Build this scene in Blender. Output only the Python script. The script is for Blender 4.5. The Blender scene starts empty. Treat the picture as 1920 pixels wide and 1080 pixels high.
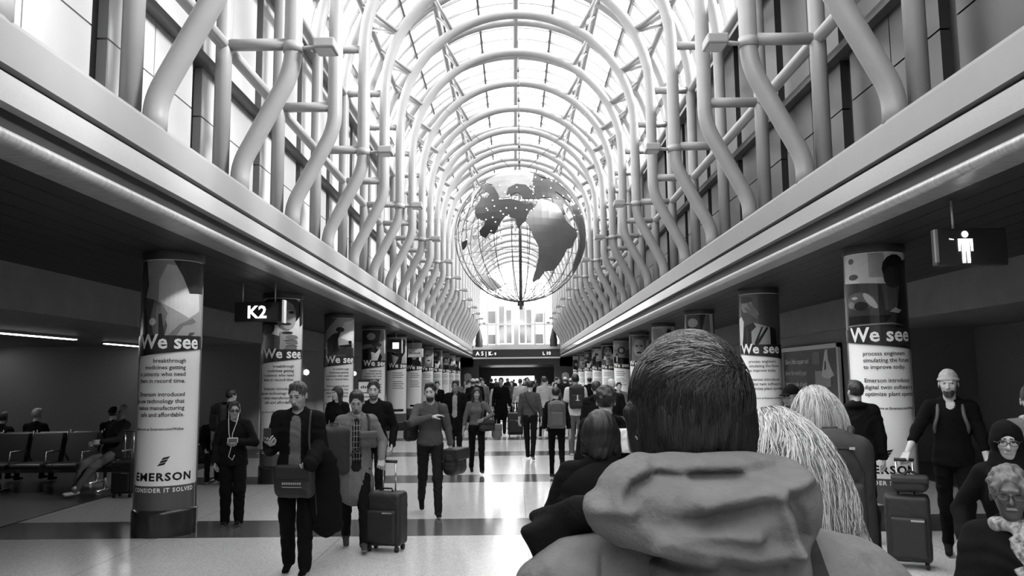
import bpy, bmesh, math, random
import numpy as np
from mathutils import Vector, Matrix
R_ = math.radians
PI = math.pi
scn = bpy.context.scene
col = scn.collection
rnd = random.Random(7)

# ------------------------------------------------------------------ camera, sky, sun, exposure
EYE = (-0.11, 0.0, 1.77)
cam_d = bpy.data.cameras.new('camera'); cam = bpy.data.objects.new('camera', cam_d); col.objects.link(cam)
cam_d.sensor_width = 36; cam_d.lens = 28.26; cam_d.clip_start = 0.05; cam_d.clip_end = 400
_r = Vector((0.99994279, 0.00395688, -0.0099379)); _u = Vector((0.01031517, -0.11079256, 0.99379002)); _b = _r.cross(_u)
cam.matrix_world = Matrix(((_r.x, _u.x, _b.x, EYE[0]), (_r.y, _u.y, _b.y, EYE[1]), (_r.z, _u.z, _b.z, EYE[2]), (0, 0, 0, 1)))
scn.camera = cam
scn.view_settings.view_transform = 'Standard'; scn.view_settings.look = 'None'
scn.view_settings.gamma = 1; scn.view_settings.use_curve_mapping = False
scn.view_settings.exposure = 1.5
scn.cycles.max_bounces = 7; scn.cycles.diffuse_bounces = 4; scn.cycles.glossy_bounces = 3
scn.cycles.transparent_max_bounces = 24; scn.cycles.sample_clamp_indirect = 6
scn.cycles.use_denoising = True
w = bpy.data.worlds.new('overcast_sky'); scn.world = w; w.use_nodes = True
w.node_tree.nodes['Background'].inputs[0].default_value = (1, 1, 1, 1)
_n = w.node_tree.nodes; _tc = _n.new('ShaderNodeTexCoord'); _sx = _n.new('ShaderNodeSeparateXYZ'); _mr = _n.new('ShaderNodeMapRange')
w.node_tree.links.new(_tc.outputs['Generated'], _sx.inputs[0]); w.node_tree.links.new(_sx.outputs[0], _mr.inputs[0])   # overcast sky, brighter towards the left
_mr.inputs[1].default_value = -.8; _mr.inputs[2].default_value = .4; _mr.inputs[3].default_value = 4.2; _mr.inputs[4].default_value = 1.15
w.node_tree.links.new(_mr.outputs[0], _n['Background'].inputs[1])
sun_d = bpy.data.lights.new('sun', 'SUN'); sun = bpy.data.objects.new('sun', sun_d); col.objects.link(sun)
sun_d.energy = 5; sun_d.angle = R_(10)
sun.rotation_euler = Vector((1.0, -0.28, 0.66)).to_track_quat('Z', 'Y').to_euler()

# ------------------------------------------------------------------ materials
MATS = {}
def mat(name, g, rough=0.6, metal=0.0, noise=0.0, nscale=30.0, bump=0.0, bscale=200.0, emit=0.0, spec=0.5, stretch=None, wave=0.0):
    if name in MATS: return MATS[name]
    m = bpy.data.materials.new(name); m.use_nodes = True; nt = m.node_tree; b = nt.nodes['Principled BSDF']
    b.inputs['Base Color'].default_value = (g, g, g, 1); b.inputs['Roughness'].default_value = rough
    b.inputs['Metallic'].default_value = metal; b.inputs['Specular IOR Level'].default_value = spec
    tc = nt.nodes.new('ShaderNodeTexCoord'); src = tc.outputs['Object']
    if stretch:
        mp = nt.nodes.new('ShaderNodeMapping'); mp.inputs['Scale'].default_value = stretch
        nt.links.new(src, mp.inputs[0]); src = mp.outputs[0]
    if noise > 0:
        n = nt.nodes.new('ShaderNodeTexNoise'); n.inputs['Scale'].default_value = nscale; n.inputs['Detail'].default_value = 4
        nt.links.new(src, n.inputs['Vector'])
        r = nt.nodes.new('ShaderNodeMapRange'); r.inputs[1].default_value = .3; r.inputs[2].default_value = .7
        r.inputs[3].default_value = max(0, g * (1 - noise)); r.inputs[4].default_value = min(1, g * (1 + noise))
        nt.links.new(n.outputs[0], r.inputs[0]); nt.links.new(r.outputs[0], b.inputs['Base Color'])
    if bump > 0:
        n2 = nt.nodes.new('ShaderNodeTexNoise'); n2.inputs['Scale'].default_value = bscale; n2.inputs['Detail'].default_value = 3
        nt.links.new(src, n2.inputs['Vector'])
        bp = nt.nodes.new('ShaderNodeBump'); bp.inputs['Strength'].default_value = bump; bp.inputs['Distance'].default_value = .01
        nt.links.new(n2.outputs[0], bp.inputs['Height']); nt.links.new(bp.outputs[0], b.inputs['Normal'])
    if emit > 0:
        b.inputs['Emission Color'].default_value = (1, 1, 1, 1); b.inputs['Emission Strength'].default_value = emit
    MATS[name] = m; return m

def glass_mat(name, t=0.9, stripes=False):
    m = bpy.data.materials.new(name); m.use_nodes = True; nt = m.node_tree; nt.nodes.clear()
    out = nt.nodes.new('ShaderNodeOutputMaterial'); tr = nt.nodes.new('ShaderNodeBsdfTransparent'); gl = nt.nodes.new('ShaderNodeBsdfGlossy')
    tr.inputs[0].default_value = (t, t, t, 1); gl.inputs['Roughness'].default_value = .05
    mx = nt.nodes.new('ShaderNodeMixShader'); mx.inputs[0].default_value = .05
    nt.links.new(tr.outputs[0], mx.inputs[1]); nt.links.new(gl.outputs[0], mx.inputs[2]); last = mx
    if stripes:
        tc = nt.nodes.new('ShaderNodeTexCoord'); wv = nt.nodes.new('ShaderNodeTexWave'); wv.bands_direction = 'Y'
        wv.inputs['Scale'].default_value = 5.0; nt.links.new(tc.outputs['Object'], wv.inputs[0])
        df = nt.nodes.new('ShaderNodeBsdfTranslucent'); df.inputs[0].default_value = (.3, .3, .3, 1)
        m2 = nt.nodes.new('ShaderNodeMixShader'); nt.links.new(wv.outputs['Fac'], m2.inputs[0])
        nt.links.new(mx.outputs[0], m2.inputs[1]); nt.links.new(df.outputs[0], m2.inputs[2]); last = m2
    nt.links.new(last.outputs[0], out.inputs[0]); return m

M_STEEL = mat('painted_steel', .25, .38, noise=.05, nscale=3)
M_BEAM = mat('beam_paint', .185, .4, noise=.04, nscale=2)
M_STRIP = mat('fascia_strip', .30, .16, noise=.03)
M_TRIM = mat('trim_metal', .36, .3, .3, noise=.22, nscale=6, bump=.3, bscale=14, stretch=(1, 4, 1))
M_DARK = mat('dark_gap', .02, .5)
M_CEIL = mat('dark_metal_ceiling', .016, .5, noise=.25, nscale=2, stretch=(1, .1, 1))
M_WALL_SUN = mat('wall_panel_sunlit', .40, .35, noise=.06, nscale=1.2)  # left clerestory panels: sunlight painted in as a paler base colour
M_WALL_SHADE = mat('wall_panel_shaded', .03, .35, noise=.06, nscale=1.2)  # same panels away from the sun: shade painted in as a darker base
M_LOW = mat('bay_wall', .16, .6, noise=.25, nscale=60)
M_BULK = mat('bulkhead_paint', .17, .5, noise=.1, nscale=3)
M_GLASS = glass_mat('vault_glass', .95)
M_FRIT = glass_mat('patterned_glass', .85, True)
M_BAR = mat('glazing_bar', .09, .5)
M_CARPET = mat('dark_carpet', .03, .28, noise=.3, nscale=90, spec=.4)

def floor_mat():
    m = bpy.data.materials.new('terrazzo_floor'); m.use_nodes = True; nt = m.node_tree; b = nt.nodes['Principled BSDF']; L = nt.links.new
    b.inputs['Roughness'].default_value = .17; b.inputs['Specular IOR Level'].default_value = .6
    tc = nt.nodes.new('ShaderNodeTexCoord'); sp = nt.nodes.new('ShaderNodeSeparateXYZ'); L(tc.outputs['Object'], sp.inputs[0])
    def mth(op, a, bb=None):
        n = nt.nodes.new('ShaderNodeMath'); n.operation = op
        for i, v in enumerate((a, bb)):
            if v is None: continue
            if isinstance(v, (int, float)): n.inputs[i].default_value = v
            else: L(v, n.inputs[i])
        return n.outputs[0]
    # band where fract((y-9.35)/4.65) < 1.1/4.65
    fr = mth('FRACT', mth('DIVIDE', mth('ADD', sp.outputs[1], -9.35 + 46.5), 4.65))
    band = mth('LESS_THAN', fr, 1.1 / 4.65)
    vo = nt.nodes.new('ShaderNodeTexVoronoi'); vo.inputs['Scale'].default_value = 90; L(tc.outputs['Object'], vo.inputs['Vector'])
    no = nt.nodes.new('ShaderNodeTexNoise'); no.inputs['Scale'].default_value = .9; no.inputs['Detail'].default_value = 5; L(tc.outputs['Object'], no.inputs['Vector'])
    spk = mth('MULTIPLY', mth('ADD', vo.outputs['Color'], -.5), .28)
    base = mth('ADD', mth('ADD', .57, spk), mth('MULTIPLY', mth('ADD', no.outputs[0], -.5), .1))
    dark = mth('ADD', .085, mth('MULTIPLY', spk, .3))
    # thin divider strips between terrazzo fields
    jx = mth('LESS_THAN', mth('FRACT', mth('DIVIDE', mth('ADD', sp.outputs[0], 42.0), 2.1)), .006)
    mx = nt.nodes.new('ShaderNodeMix'); mx.data_type = 'FLOAT'; L(band, mx.inputs[0]); L(base, mx.inputs[2]); L(dark, mx.inputs[3])
    v = mth('MULTIPLY', mx.outputs[0], mth('SUBTRACT', 1.0, mth('MULTIPLY', jx, .35)))
    L(v, b.inputs['Base Color']); return m
M_FLOOR = floor_mat()

# ------------------------------------------------------------------ object helpers
def link(name, me, parent=None, mats=None, loc=None):
    o = bpy.data.objects.new(name, me); col.objects.link(o)
    if mats is not None:
        for m in (mats if isinstance(mats, (list, tuple)) else [mats]): me.materials.append(m)
    if parent: o.parent = parent
    if loc: o.location = loc
    return o
def tag(o, label=None, cat=None, group=None, kind=None):
    if label: o['label'] = label
    if cat: o['category'] = cat
    if group: o['group'] = group
    if kind: o['kind'] = kind
    return o
def thing(name, label, cat, loc=(0, 0, 0), rz=0, group=None):
    o = bpy.data.objects.new(name, None); col.objects.link(o); o.empty_display_size = .1
    o.location = loc; o.rotation_euler = (0, 0, rz); return tag(o, label, cat, group)
KIDS = {}
def kids(o): return [c for c in o.children]
def dup(root, loc=None, rz=None, label=None, group=None, children=None):
    ch = children if children is not None else KIDS.setdefault(root.name, [(c, list(c.children)) for c in root.children])
    r = root.copy(); col.objects.link(r)
    if loc is not None: r.location = loc
    if rz is not None: r.rotation_euler = (0, 0, rz)
    if label: r['label'] = label
    if group: r['group'] = group
    for c, gs in ch:
        d = c.copy(); col.objects.link(d); d.parent = r
        for g in gs:
            e = g.copy(); col.objects.link(e); e.parent = d
    return r
class MB:
    """collects geometry for one mesh"""
    def __init__(s): s.v = []; s.f = []; s.m = []; s.sm = []
    def add(s, v, f, mi=0, smooth=False):
        b = len(s.v); s.v += [tuple(p) for p in v]; s.f += [tuple(i + b for i in q) for q in f]
        s.m += [mi] * len(f); s.sm += [smooth] * len(f)
    def box(s, a, b, mi=0):
        x0, y0, z0 = a; x1, y1, z1 = b
        s.add([(x0,y0,z0),(x1,y0,z0),(x1,y1,z0),(x0,y1,z0),(x0,y0,z1),(x1,y0,z1),(x1,y1,z1),(x0,y1,z1)],
              [(0,3,2,1),(4,5,6,7),(0,1,5,4),(1,2,6,5),(2,3,7,6),(3,0,4,7)], mi)
    def tube(s, pts, r, n=12, mi=0, caps=True, closed=False):
        pts = [Vector(p) for p in pts]; rs = r if isinstance(r, (list, tuple)) else [r] * len(pts)
        L = len(pts); t0 = (pts[1] - pts[0]).normalized()
        a = Vector((0, 0, 1)) if abs(t0.z) < .9 else Vector((0, 1, 0))
        nrm = t0.cross(a).normalized(); vs = []
        for i, p in enumerate(pts):
            if closed: t = (pts[(i + 1) % L] - pts[i - 1]).normalized()
            else: t = (pts[min(i + 1, L - 1)] - pts[max(i - 1, 0)]).normalized()
            nrm = (nrm - t * nrm.dot(t)).normalized(); bn = t.cross(nrm)
            for j in range(n):
                an = 2 * PI * j / n; vs.append(p + (nrm * math.cos(an) + bn * math.sin(an)) * rs[i])
        fs = []
        for i in range(L if closed else L - 1):
            k = (i + 1) % L
            for j in range(n): fs.append((i*n+j, i*n+(j+1) % n, k*n+(j+1) % n, k*n+j))
        s.add(vs, fs, mi, True)
        if caps and not closed:
            b = len(s.v) - len(vs)
            s.f.append(tuple(b + j for j in reversed(range(n)))); s.m.append(mi); s.sm.append(False)
            s.f.append(tuple(b + (L-1)*n + j for j in range(n))); s.m.append(mi); s.sm.append(False)
    def lathe(s, prof, c=(0, 0, 0), n=32, mi=0, smooth=True):
        vs = [(c[0] + r * math.cos(2*PI*j/n), c[1] + r * math.sin(2*PI*j/n), c[2] + z) for r, z in prof for j in range(n)]
        fs = [(i*n+j, i*n+(j+1) % n, (i+1)*n+(j+1) % n, (i+1)*n+j) for i in range(len(prof)-1) for j in range(n)]
        s.add(vs, fs, mi, smooth)
    def mesh(s, name='mesh'):
        me = bpy.data.meshes.new(name); me.from_pydata(s.v, [], s.f)
        me.polygons.foreach_set('material_index', s.m); me.polygons.foreach_set('use_smooth', s.sm); me.update(); return me
    def obj(s, name, mats, parent=None, loc=None):
        return link(name, s.mesh(name), parent, mats, loc)
def boxobj(name, a, b, m, parent=None, bevel=0.0):
    q = MB(); q.box(a, b); o = q.obj(name, m, parent)
    if bevel:
        bv = o.modifiers.new('bevel', 'BEVEL'); bv.width = bevel; bv.segments = 2
    return o
def struct(o): o['kind'] = 'structure'; return o
TXT = {}
def text_polys(body, size, spacing=1.0, bold=0.0):
    """2D vertices and faces of a line of lettering, left aligned at 0,0"""
    key = (body, size, spacing, bold)
    if key in TXT: return TXT[key]
    cu = bpy.data.curves.new('t', 'FONT'); cu.body = body; cu.size = size; cu.space_character = spacing; cu.offset = bold
    cu.resolution_u = 2; o = bpy.data.objects.new('t', cu); col.objects.link(o)
    dg = bpy.context.evaluated_depsgraph_get(); dg.update()
    me = bpy.data.meshes.new_from_object(o.evaluated_get(dg))
    v = [(p.co.x, p.co.y) for p in me.vertices]; f = [tuple(p.vertices) for p in me.polygons]
    bpy.data.objects.remove(o); bpy.data.meshes.remove(me); bpy.data.curves.remove(cu)
    wd = max((p[0] for p in v), default=0); TXT[key] = (v, f, wd); return TXT[key]
ORD = ['first', 'second', 'third', 'fourth', 'fifth', 'sixth', 'seventh', 'eighth', 'ninth', 'tenth', 'eleventh', 'twelfth',
       'thirteenth', 'fourteenth', 'fifteenth', 'sixteenth', 'seventeenth', 'eighteenth', 'nineteenth', 'twentieth', 'twenty-first',
       'twenty-second', 'twenty-third', 'twenty-fourth', 'twenty-fifth', 'twenty-sixth']

# ------------------------------------------------------------------ the hall shell
W = 3.33; YN = -13.0; YE = 62.0; CH = 3.30
struct(boxobj('floor', (-17, YN - 2, -.2), (11, 100, 0), M_FLOOR))
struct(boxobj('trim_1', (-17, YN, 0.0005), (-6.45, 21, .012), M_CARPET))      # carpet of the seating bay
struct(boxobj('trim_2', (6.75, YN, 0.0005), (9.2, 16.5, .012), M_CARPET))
# dark side ceilings, bulkheads, low ceilings, walls
for sgn, nm in ((-1, 'left'), (1, 'right')):
    X = lambda a, b: (min(sgn*a, sgn*b), max(sgn*a, sgn*b))
    def bx(name, xa, xb, y0, y1, z0, z1, m, q=None):
        x0, x1 = X(xa, xb)
        if q: q.box((x0, y0, z0), (x1, y1, z1)); return
        return struct(boxobj(name, (x0, y0, z0), (x1, y1, z1), m))
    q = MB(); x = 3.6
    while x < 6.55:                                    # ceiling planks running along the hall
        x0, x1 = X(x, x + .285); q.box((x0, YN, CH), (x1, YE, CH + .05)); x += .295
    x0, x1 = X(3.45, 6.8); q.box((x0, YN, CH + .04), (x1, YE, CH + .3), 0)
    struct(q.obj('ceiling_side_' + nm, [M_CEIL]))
    q = MB(); bx('', 6.56, 6.8, YN, YE, 2.70, CH + .3, None, q)
    struct(q.obj('wall_bulkhead_' + nm, [M_BULK]))
    far = 15.4 if sgn < 0 else 9.3; yb = 21.0 if sgn < 0 else 16.5
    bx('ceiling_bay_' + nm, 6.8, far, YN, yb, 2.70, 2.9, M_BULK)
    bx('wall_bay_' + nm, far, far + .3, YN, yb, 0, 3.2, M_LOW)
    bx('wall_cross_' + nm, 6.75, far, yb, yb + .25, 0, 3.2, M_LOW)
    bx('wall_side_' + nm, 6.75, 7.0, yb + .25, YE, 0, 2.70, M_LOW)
    # fascia beam: trim, recess, strip, groove, band
    q = MB(); bx('', 3.42, 3.7, YN, YE, 3.40, 3.56, None, q); bx('', 3.40, 3.7, YN, YE, 3.70, 3.80, None, q)
    struct(q.obj('trim_recess_' + nm, [M_DARK]))
    q = MB(); bx('', W, 3.44, YN, YE, 3.54, 3.73, None, q); struct(q.obj('trim_strip_' + nm, [M_STRIP]))
    q = MB(); pr = []
    for i in range(9):                                 # rounded bottom trim
        a = -PI/2 + PI * i / 8; pr.append((sgn * (W + .06 - .06 * math.cos(a)), 3.345 + .05 * math.sin(a)))
    pr = [(sgn * 3.62, 3.295)] + pr + [(sgn * 3.62, 3.395)]
    n = len(pr); vs = [(px, yy, pz) for yy in (YN, YE) for px, pz in pr]
    q.add(vs, [(i, i+1, n+i+1, n+i) for i in range(n-1)], 0, True); struct(q.obj('trim_bottom_' + nm, [M_TRIM]))
    q = MB(); pr = [(3.5, 3.785), (W, 3.785), (W, 4.06), (W + .02, 4.10), (W + .06, 4.12), (4.4, 4.12), (4.4, 3.785)]
    pr = [(sgn * a, b) for a, b in pr]; n = len(pr); vs = [(px, yy, pz) for yy in (YN, YE) for px, pz in pr]
    q.add(vs, [(i, (i+1) % n, n+(i+1) % n, n+i) for i in range(n)]); struct(q.obj('trim_beam_' + nm, [M_BEAM]))
    # clerestory wall of panels, with dark vertical gaps beside each post
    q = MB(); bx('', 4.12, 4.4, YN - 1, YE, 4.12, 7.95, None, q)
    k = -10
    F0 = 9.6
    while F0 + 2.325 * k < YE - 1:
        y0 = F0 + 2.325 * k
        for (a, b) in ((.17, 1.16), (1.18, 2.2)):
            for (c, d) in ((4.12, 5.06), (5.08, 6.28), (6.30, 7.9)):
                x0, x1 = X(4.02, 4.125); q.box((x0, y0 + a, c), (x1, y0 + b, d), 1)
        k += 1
    struct(q.obj('wall_upper_' + nm, [M_DARK, M_WALL_SUN if sgn < 0 else M_WALL_SHADE]))  # one panel type, with sunlit tone painted left and shaded tone right
    struct(boxobj('trim_ledge_' + nm, (X(3.9, 4.15)[0], YN, 5.70), (X(3.9, 4.15)[1], YE, 5.80), M_BAR))
    struct(boxobj('trim_cap_' + nm, (X(3.86, 4.3)[0], YN, 7.88), (X(3.86, 4.3)[1], YE, 8.02), M_BEAM))
struct(boxobj('wall_back', (-17, YN - 2.3, 0), (11, YN - 2, 3.4), M_LOW))
struct(boxobj('wall_back_upper', (-4.4, YN - 1.3, 3.3), (4.4, YN - 1, 7.9), M_WALL_SHADE))

# glass vault on top
RG = 3.98; ZS = 7.90
def arc(R, a0, a1, n, y): return [(R * math.sin(a0 + (a1 - a0) * i / n), y, ZS + R * math.cos(a0 + (a1 - a0) * i / n)) for i in range(n + 1)]
def shell(a0, a1, n=16):
    A = arc(RG, a0, a1, n, YN); B = arc(RG, a0, a1, n, YE); q = MB()
    q.add(A + B, [(i, i+1, n+2+i, n+1+i) for i in range(n)], 0, True); return q
v1 = struct(shell(R_(-22), R_(90), 24).obj('window_1', [M_GLASS]))
v2 = struct(shell(R_(-68), R_(-22), 10).obj('window_2', [M_FRIT]))
v3 = struct(shell(R_(-90), R_(-68), 6).obj('window_3', [M_GLASS]))
for a in range(-75, 90, 15):
    q = MB(); ra = R_(a); c = math.cos(ra); s = math.sin(ra)
    vs = []
    for yy in (YN, YE):
        for (dr, dt) in ((-.10, -.03), (.04, -.03), (.04, .03), (-.10, .03)):
            vs.append(((RG + dr) * s + dt * c, yy, ZS + (RG + dr) * c - dt * s))
    q.add(vs, [(0,1,5,4),(1,2,6,5),(2,3,7,6),(3,0,4,7)]); q.obj('glazing_bar', [M_BAR], v1)
hoop = None; k = -9
while 9.6 + 2.325 * k < YE - .5:
    for off in (0.3, 1.08, 1.85):
        yy = 9.6 + 2.325 * k + off
        if hoop is None:
            q = MB(); A = arc(RG - .05, R_(-89), R_(89), 24, -.02); B = arc(RG + .03, R_(-89), R_(89), 24, -.02)
            C = [(x, .02, z) for x, _, z in A]; D = [(x, .02, z) for x, _, z in B]; n = 25
            q.add(A + B + C + D, [f for i in range(24) for f in ((i, i+1, n+i+1, n+i), (2*n+i, 3*n+i, 3*n+i+1, 2*n+i+1), (i, 2*n+i, 2*n+i+1, i+1))])
            hoop = q.obj('hoop_bar', [mat('pale_glazing_bar', .25, .5)], v1, (0, yy, 0))
        else:
            c = hoop.copy(); col.objects.link(c); c.location = (0, yy, 0)
    k += 1

# ------------------------------------------------------------------ tubular arch frames
RI, RO = 2.83, 3.69; TR = .112
def build_frame():
    root = thing('arch_frame', '', 'arch frame', (0, 0, 0), group='tubular steel arch frames of the vault')
    pts = []
    def half(sg):
        P = [(3.45, 4.05), (3.45, 4.22)]
        # lower bend, slant, upper bend (smooth)
        for i in range(1, 7): 
            t = i / 6; P.append((3.45 - .085 * t * t, 4.22 + .33 * t))
        P.append((2.925, 5.40))
        for i in range(1, 7):
            t = i / 6; P.append((2.925 - .095 * (2 * t - t * t), 5.40 + .42 * t))
        P += [(2.83, 6.4), (2.83, 7.2), (2.83, ZS - .08)]
        return [(sg * a, 0, b) for a, b in P]
    N = 40
    A = [(RI * math.sin(-PI/2 + PI * i / N), 0, ZS - .08 + (RI) * math.cos(-PI/2 + PI * i / N)) for i in range(1, N)]
    q = MB(); q.tube(half(-1) + A + half(1)[::-1], TR, 14); q.obj('inner_arch', [M_STEEL], root)
    A = [(RO * math.sin(-PI/2 + PI * i / N), 0, ZS - .08 + RO * math.cos(-PI/2 + PI * i / N)) for i in range(1, N)]
    q = MB(); q.tube([(-RO, 0, 4.05), (-RO, 0, 6), (-RO, 0, ZS - .08)] + A + [(RO, 0, ZS - .08), (RO, 0, 6), (RO, 0, 4.05)], TR * .9, 12)
    q.obj('outer_arch', [M_STEEL], root)
    for sg in (-1, 1):
        for z in (5.92, 7.82):
            q = MB(); q.tube([(sg * 2.83, 0, z), (sg * RO, 0, z)], .075, 10); q.obj('cross_strut', [M_STEEL], root)
        a = R_(62) * sg
        q = MB(); q.tube([(RI * math.sin(a), 0, ZS - .08 + RI * math.cos(a)), (RO * math.sin(a), 0, ZS - .08 + RO * math.cos(a))], .06, 8)
        q.obj('cross_strut', [M_STEEL], root)
        for aa in (R_(33) * sg, R_(62) * sg):
            for dy in (-.62, .62):
                q = MB(); q.tube([(RI * math.sin(aa), 0, ZS - .08 + RI * math.cos(aa)), (RO * math.sin(aa), dy, ZS - .08 + RO * math.cos(aa))], [.05, .045], 8)
                q.obj('brace', [M_STEEL], root)
        pass
    return root
def add_spots(root):
    for sg in (-1, 1):
        h = boxobj('uplight', (-.13, -.16, -.06), (.13, .16, .07), [M_STEEL], root, .02); h.location = (sg * 2.42, 0, 5.88); h.rotation_euler = (0, 0, 0 if sg < 0 else PI)
        q = MB(); q.tube([(-.1, 0, 0), (-.38, 0, -.02)], .03, 8); q.obj('bracket_arm', [M_STEEL], h)
        q = MB(); q.tube([(-.41, 0, -.07), (-.41, 0, .05)], .125, 14); q.obj('clamp', [M_STEEL], h)
        q = MB(); q.box((-.1, -.13, -.068), (.1, .13, -.06)); q.obj('lens', [mat('fixture_lens', .4, .2)], h)
fr = build_frame(); fr2 = build_frame(); add_spots(fr2); NF = 26; used2 = [0]
fk = list(range(-3, NF - 3))
for i, k in enumerate(fk):
    y = 9.6 + 2.325 * k
    if y > YE - .8: break
    n = i - 1
    lab = ('white tubular steel arch frame spanning the hall, ' + (('%s one from the camera' % ORD[n]) if n >= 0 else 'nearest one, overhead and above the picture edge'))
    if k % 2 == 0: lab = lab.replace('spanning the hall', 'with clamped uplights')
    if i == 0: fr.location = (0, y, 0); fr['label'] = lab
    elif k % 2: dup(fr, (0, y, 0), label=lab)
    elif not used2[0]: used2[0] = 1; fr2.location = (0, y, 0); fr2['label'] = lab
    else: dup(fr2, (0, y, 0), label=lab)
for nm, a in (('crown', 0), ('left haunch', -33), ('right haunch', 33), ('left shoulder', -62), ('right shoulder', 62), ('left spring', -90), ('right spring', 90)):
    q = MB(); ra = R_(a); x = RO * math.sin(ra); z = ZS - .08 + RO * math.cos(ra)
    q.tube([(x, YN, z), (x, YE - .1, z)], .075, 10); o = q.obj('roof_purlin', [M_STEEL])
    tag(o, 'long pale steel tube running down the vault at its ' + nm, 'roof tube', 'long roof tubes')
for nm, sg in (('left', -1), ('right', 1)):
    q = MB(); q.tube([(sg * RO, YN, 5.92), (sg * RO, YE - .1, 5.92)], .08, 10); o = q.obj('wall_rail', [M_STEEL])
    tag(o, 'long horizontal steel tube joining the %s wall posts at mid height' % nm, 'rail tube', 'wall rail tubes')
# ------------------------------------------------------------------ end of the hall
M_WHITE = mat('white_frame', .6, .4)
M_FAR = mat('far_panel', .35, .5)
q = MB()
q.box((-7, YE, 2.55), (-3.33, YE + .3, 4.12)); q.box((3.33, YE, 2.55), (7, YE + .3, 4.12)); q.box((-7, YE, 2.75), (7, YE + .3, 3.3))
q.box((-7, YE, 0), (-2.9, YE + .3, 2.75)); q.box((2.9, YE, 0), (7, YE + .3, 2.75))
struct(q.obj('wall_end', [mat('end_wall', .03, .5)]))
q = MB()
q.box((-4.3, YE, 3.75), (4.3, YE + .3, 4.2)); q.box((-4.3, YE, 4.1), (-3.3, YE + .3, 8)); q.box((3.3, YE, 4.1), (4.3, YE + .3, 8))
struct(q.obj('wall_end_upper', [M_WHITE]))
wf = struct(boxobj('window_4', (-3.3, YE + .12, 4.2), (3.3, YE + .14, 8.0), M_GLASS))
for x, t in ((-2.9, .07), (-2.2, .06), (-1.55, .07), (0, .2), (1.45, .07), (2.2, .06), (2.9, .07)):
    boxobj('mullion', (x - t, YE, 4.2), (x + t, YE + .2, 11.6 - abs(x) * .55), M_WHITE, wf)
for z in (4.25, 5.85, 7.9):
    boxobj('transom', (-3.3, YE + .01, z - .07), (3.3, YE + .19, z + .07), M_WHITE, wf)
for x0, x1, z0, z1 in ((-2.15, -1.6, 4.35, 5.1), (1.5, 2.1, 4.35, 5.1), (-2.15, -1.6, 5.95, 6.9), (1.5, 2.1, 6, 6.7)):
    boxobj('panel', (x0, YE + .05, z0), (x1, YE + .1, z1), M_FAR, wf)
for i, x in enumerate((-1.1, -.55, .5, 1.0)):
    boxobj('blind', (x - .22, YE + .15, 4.4), (x + .2, YE + .17, 7.3 - .3 * (i % 2)), mat('far_blind', .5, .6), wf)
q = MB(); A = arc(4.0, -PI/2, PI/2, 24, YE + .13); q.add([(0, YE + .13, ZS)] + A, [(0, i + 1, i + 2) for i in range(24)])
we = struct(q.obj('window_5', [M_GLASS]))
for rr in (1.4, 2.7):
    q = MB(); q.tube([(rr * math.sin(-PI/2 + PI*i/20), YE + .1, ZS + rr * math.cos(-PI/2 + PI*i/20)) for i in range(21)], .05, 6); q.obj('ring_bar', [M_WHITE], we)
for a in (-60, -30, 30, 60):
    q = MB(); q.tube([(0, YE + .1, ZS), (3.95 * math.sin(R_(a)), YE + .1, ZS + 3.95 * math.cos(R_(a)))], .05, 6); q.obj('radial_bar', [M_WHITE], we)
for sg, nm in ((-1, 'left'), (1, 'right')):
    q = MB(); q.lathe([(.28, 0), (.3, .5), (.16, 1.2), (.05, 1.6), (.02, 1.9)], (0, 0, 0), 14)
    o = q.obj('dark_cone_lamp', [M_DARK], None, (sg * 2.85, YE - .5, 4.12)); tag(o, 'dark tapering lamp on the end wall ledge, %s of the far windows' % nm, 'lamp')
# sign board above the portal
sg_ = thing('departure_sign', 'long dark sign board with pale digits above the far doorway', 'sign', (0, YE - .35, 3.3))
q = MB(); q.box((-3.33, -.1, .02), (3.33, .1, .62)); q.box((-3.33, -.14, -.08), (3.33, .14, .02), 1); q.obj('board', [M_DARK, M_WHITE], sg_)
q = MB()
for (x, t, s_) in ((-3.1, 'A 5 | K', .42), (-2.1, '1 - 9', .3), (2.0, 'L 10', .35)):
    v, f, wd = text_polys(t, s_); q.add([(x + a, -.11, .18 + b) for a, b in v], f)
M_LIT = mat('lit_letter', .9, .4, emit=.8)
q.obj('lettering', [M_LIT], sg_)
# corridor behind the portal
struct(boxobj('ceiling_corridor', (-7, YE + .3, 3.0), (7, 98, 3.2), M_CEIL))
struct(boxobj('wall_corridor_left', (-7.2, YE + .3, 0), (-7, 98, 3.2), M_LOW)); struct(boxobj('wall_corridor_right', (7, YE + .3, 0), (7.2, 98, 3.2), M_LOW))
q = MB(); q.box((-7, 97.6, 1.95), (7, 97.8, 3.2)); q.box((-7, 97.6, 0), (-3, 97.8, 1.95)); q.box((2.2, 97.6, 0), (7, 97.8, 1.95)); struct(q.obj('wall_corridor_end', [M_LOW]))
struct(boxobj('window_6', (-3, 97.68, 0.0), (2.2, 97.7, 1.95), M_GLASS))
for x, lb in ((-2.95, 'left'), (2.95, 'right')):
    t = thing('portrait_poster', 'dark poster with a pale face beside the far doorway, on its %s' % lb, 'poster', (x + (-.8 if x < 0 else .8), YE - .03, .3))
    boxobj('backing', (-.75, -.04, 0), (.75, 0, 2.3), M_DARK, t)
    q = MB(); q.lathe([(0, -.3), (.2, -.24), (.3, 0), (.25, .25), (0, .36)], (0, 0, 0), 16, 0)
    for i, v_ in enumerate(q.v): q.v[i] = (v_[0], -.05 + v_[1] * .02, v_[2] + 1.5)
    q.obj('printed_face', [mat('grey_print', .25, .5)], t)

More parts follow.
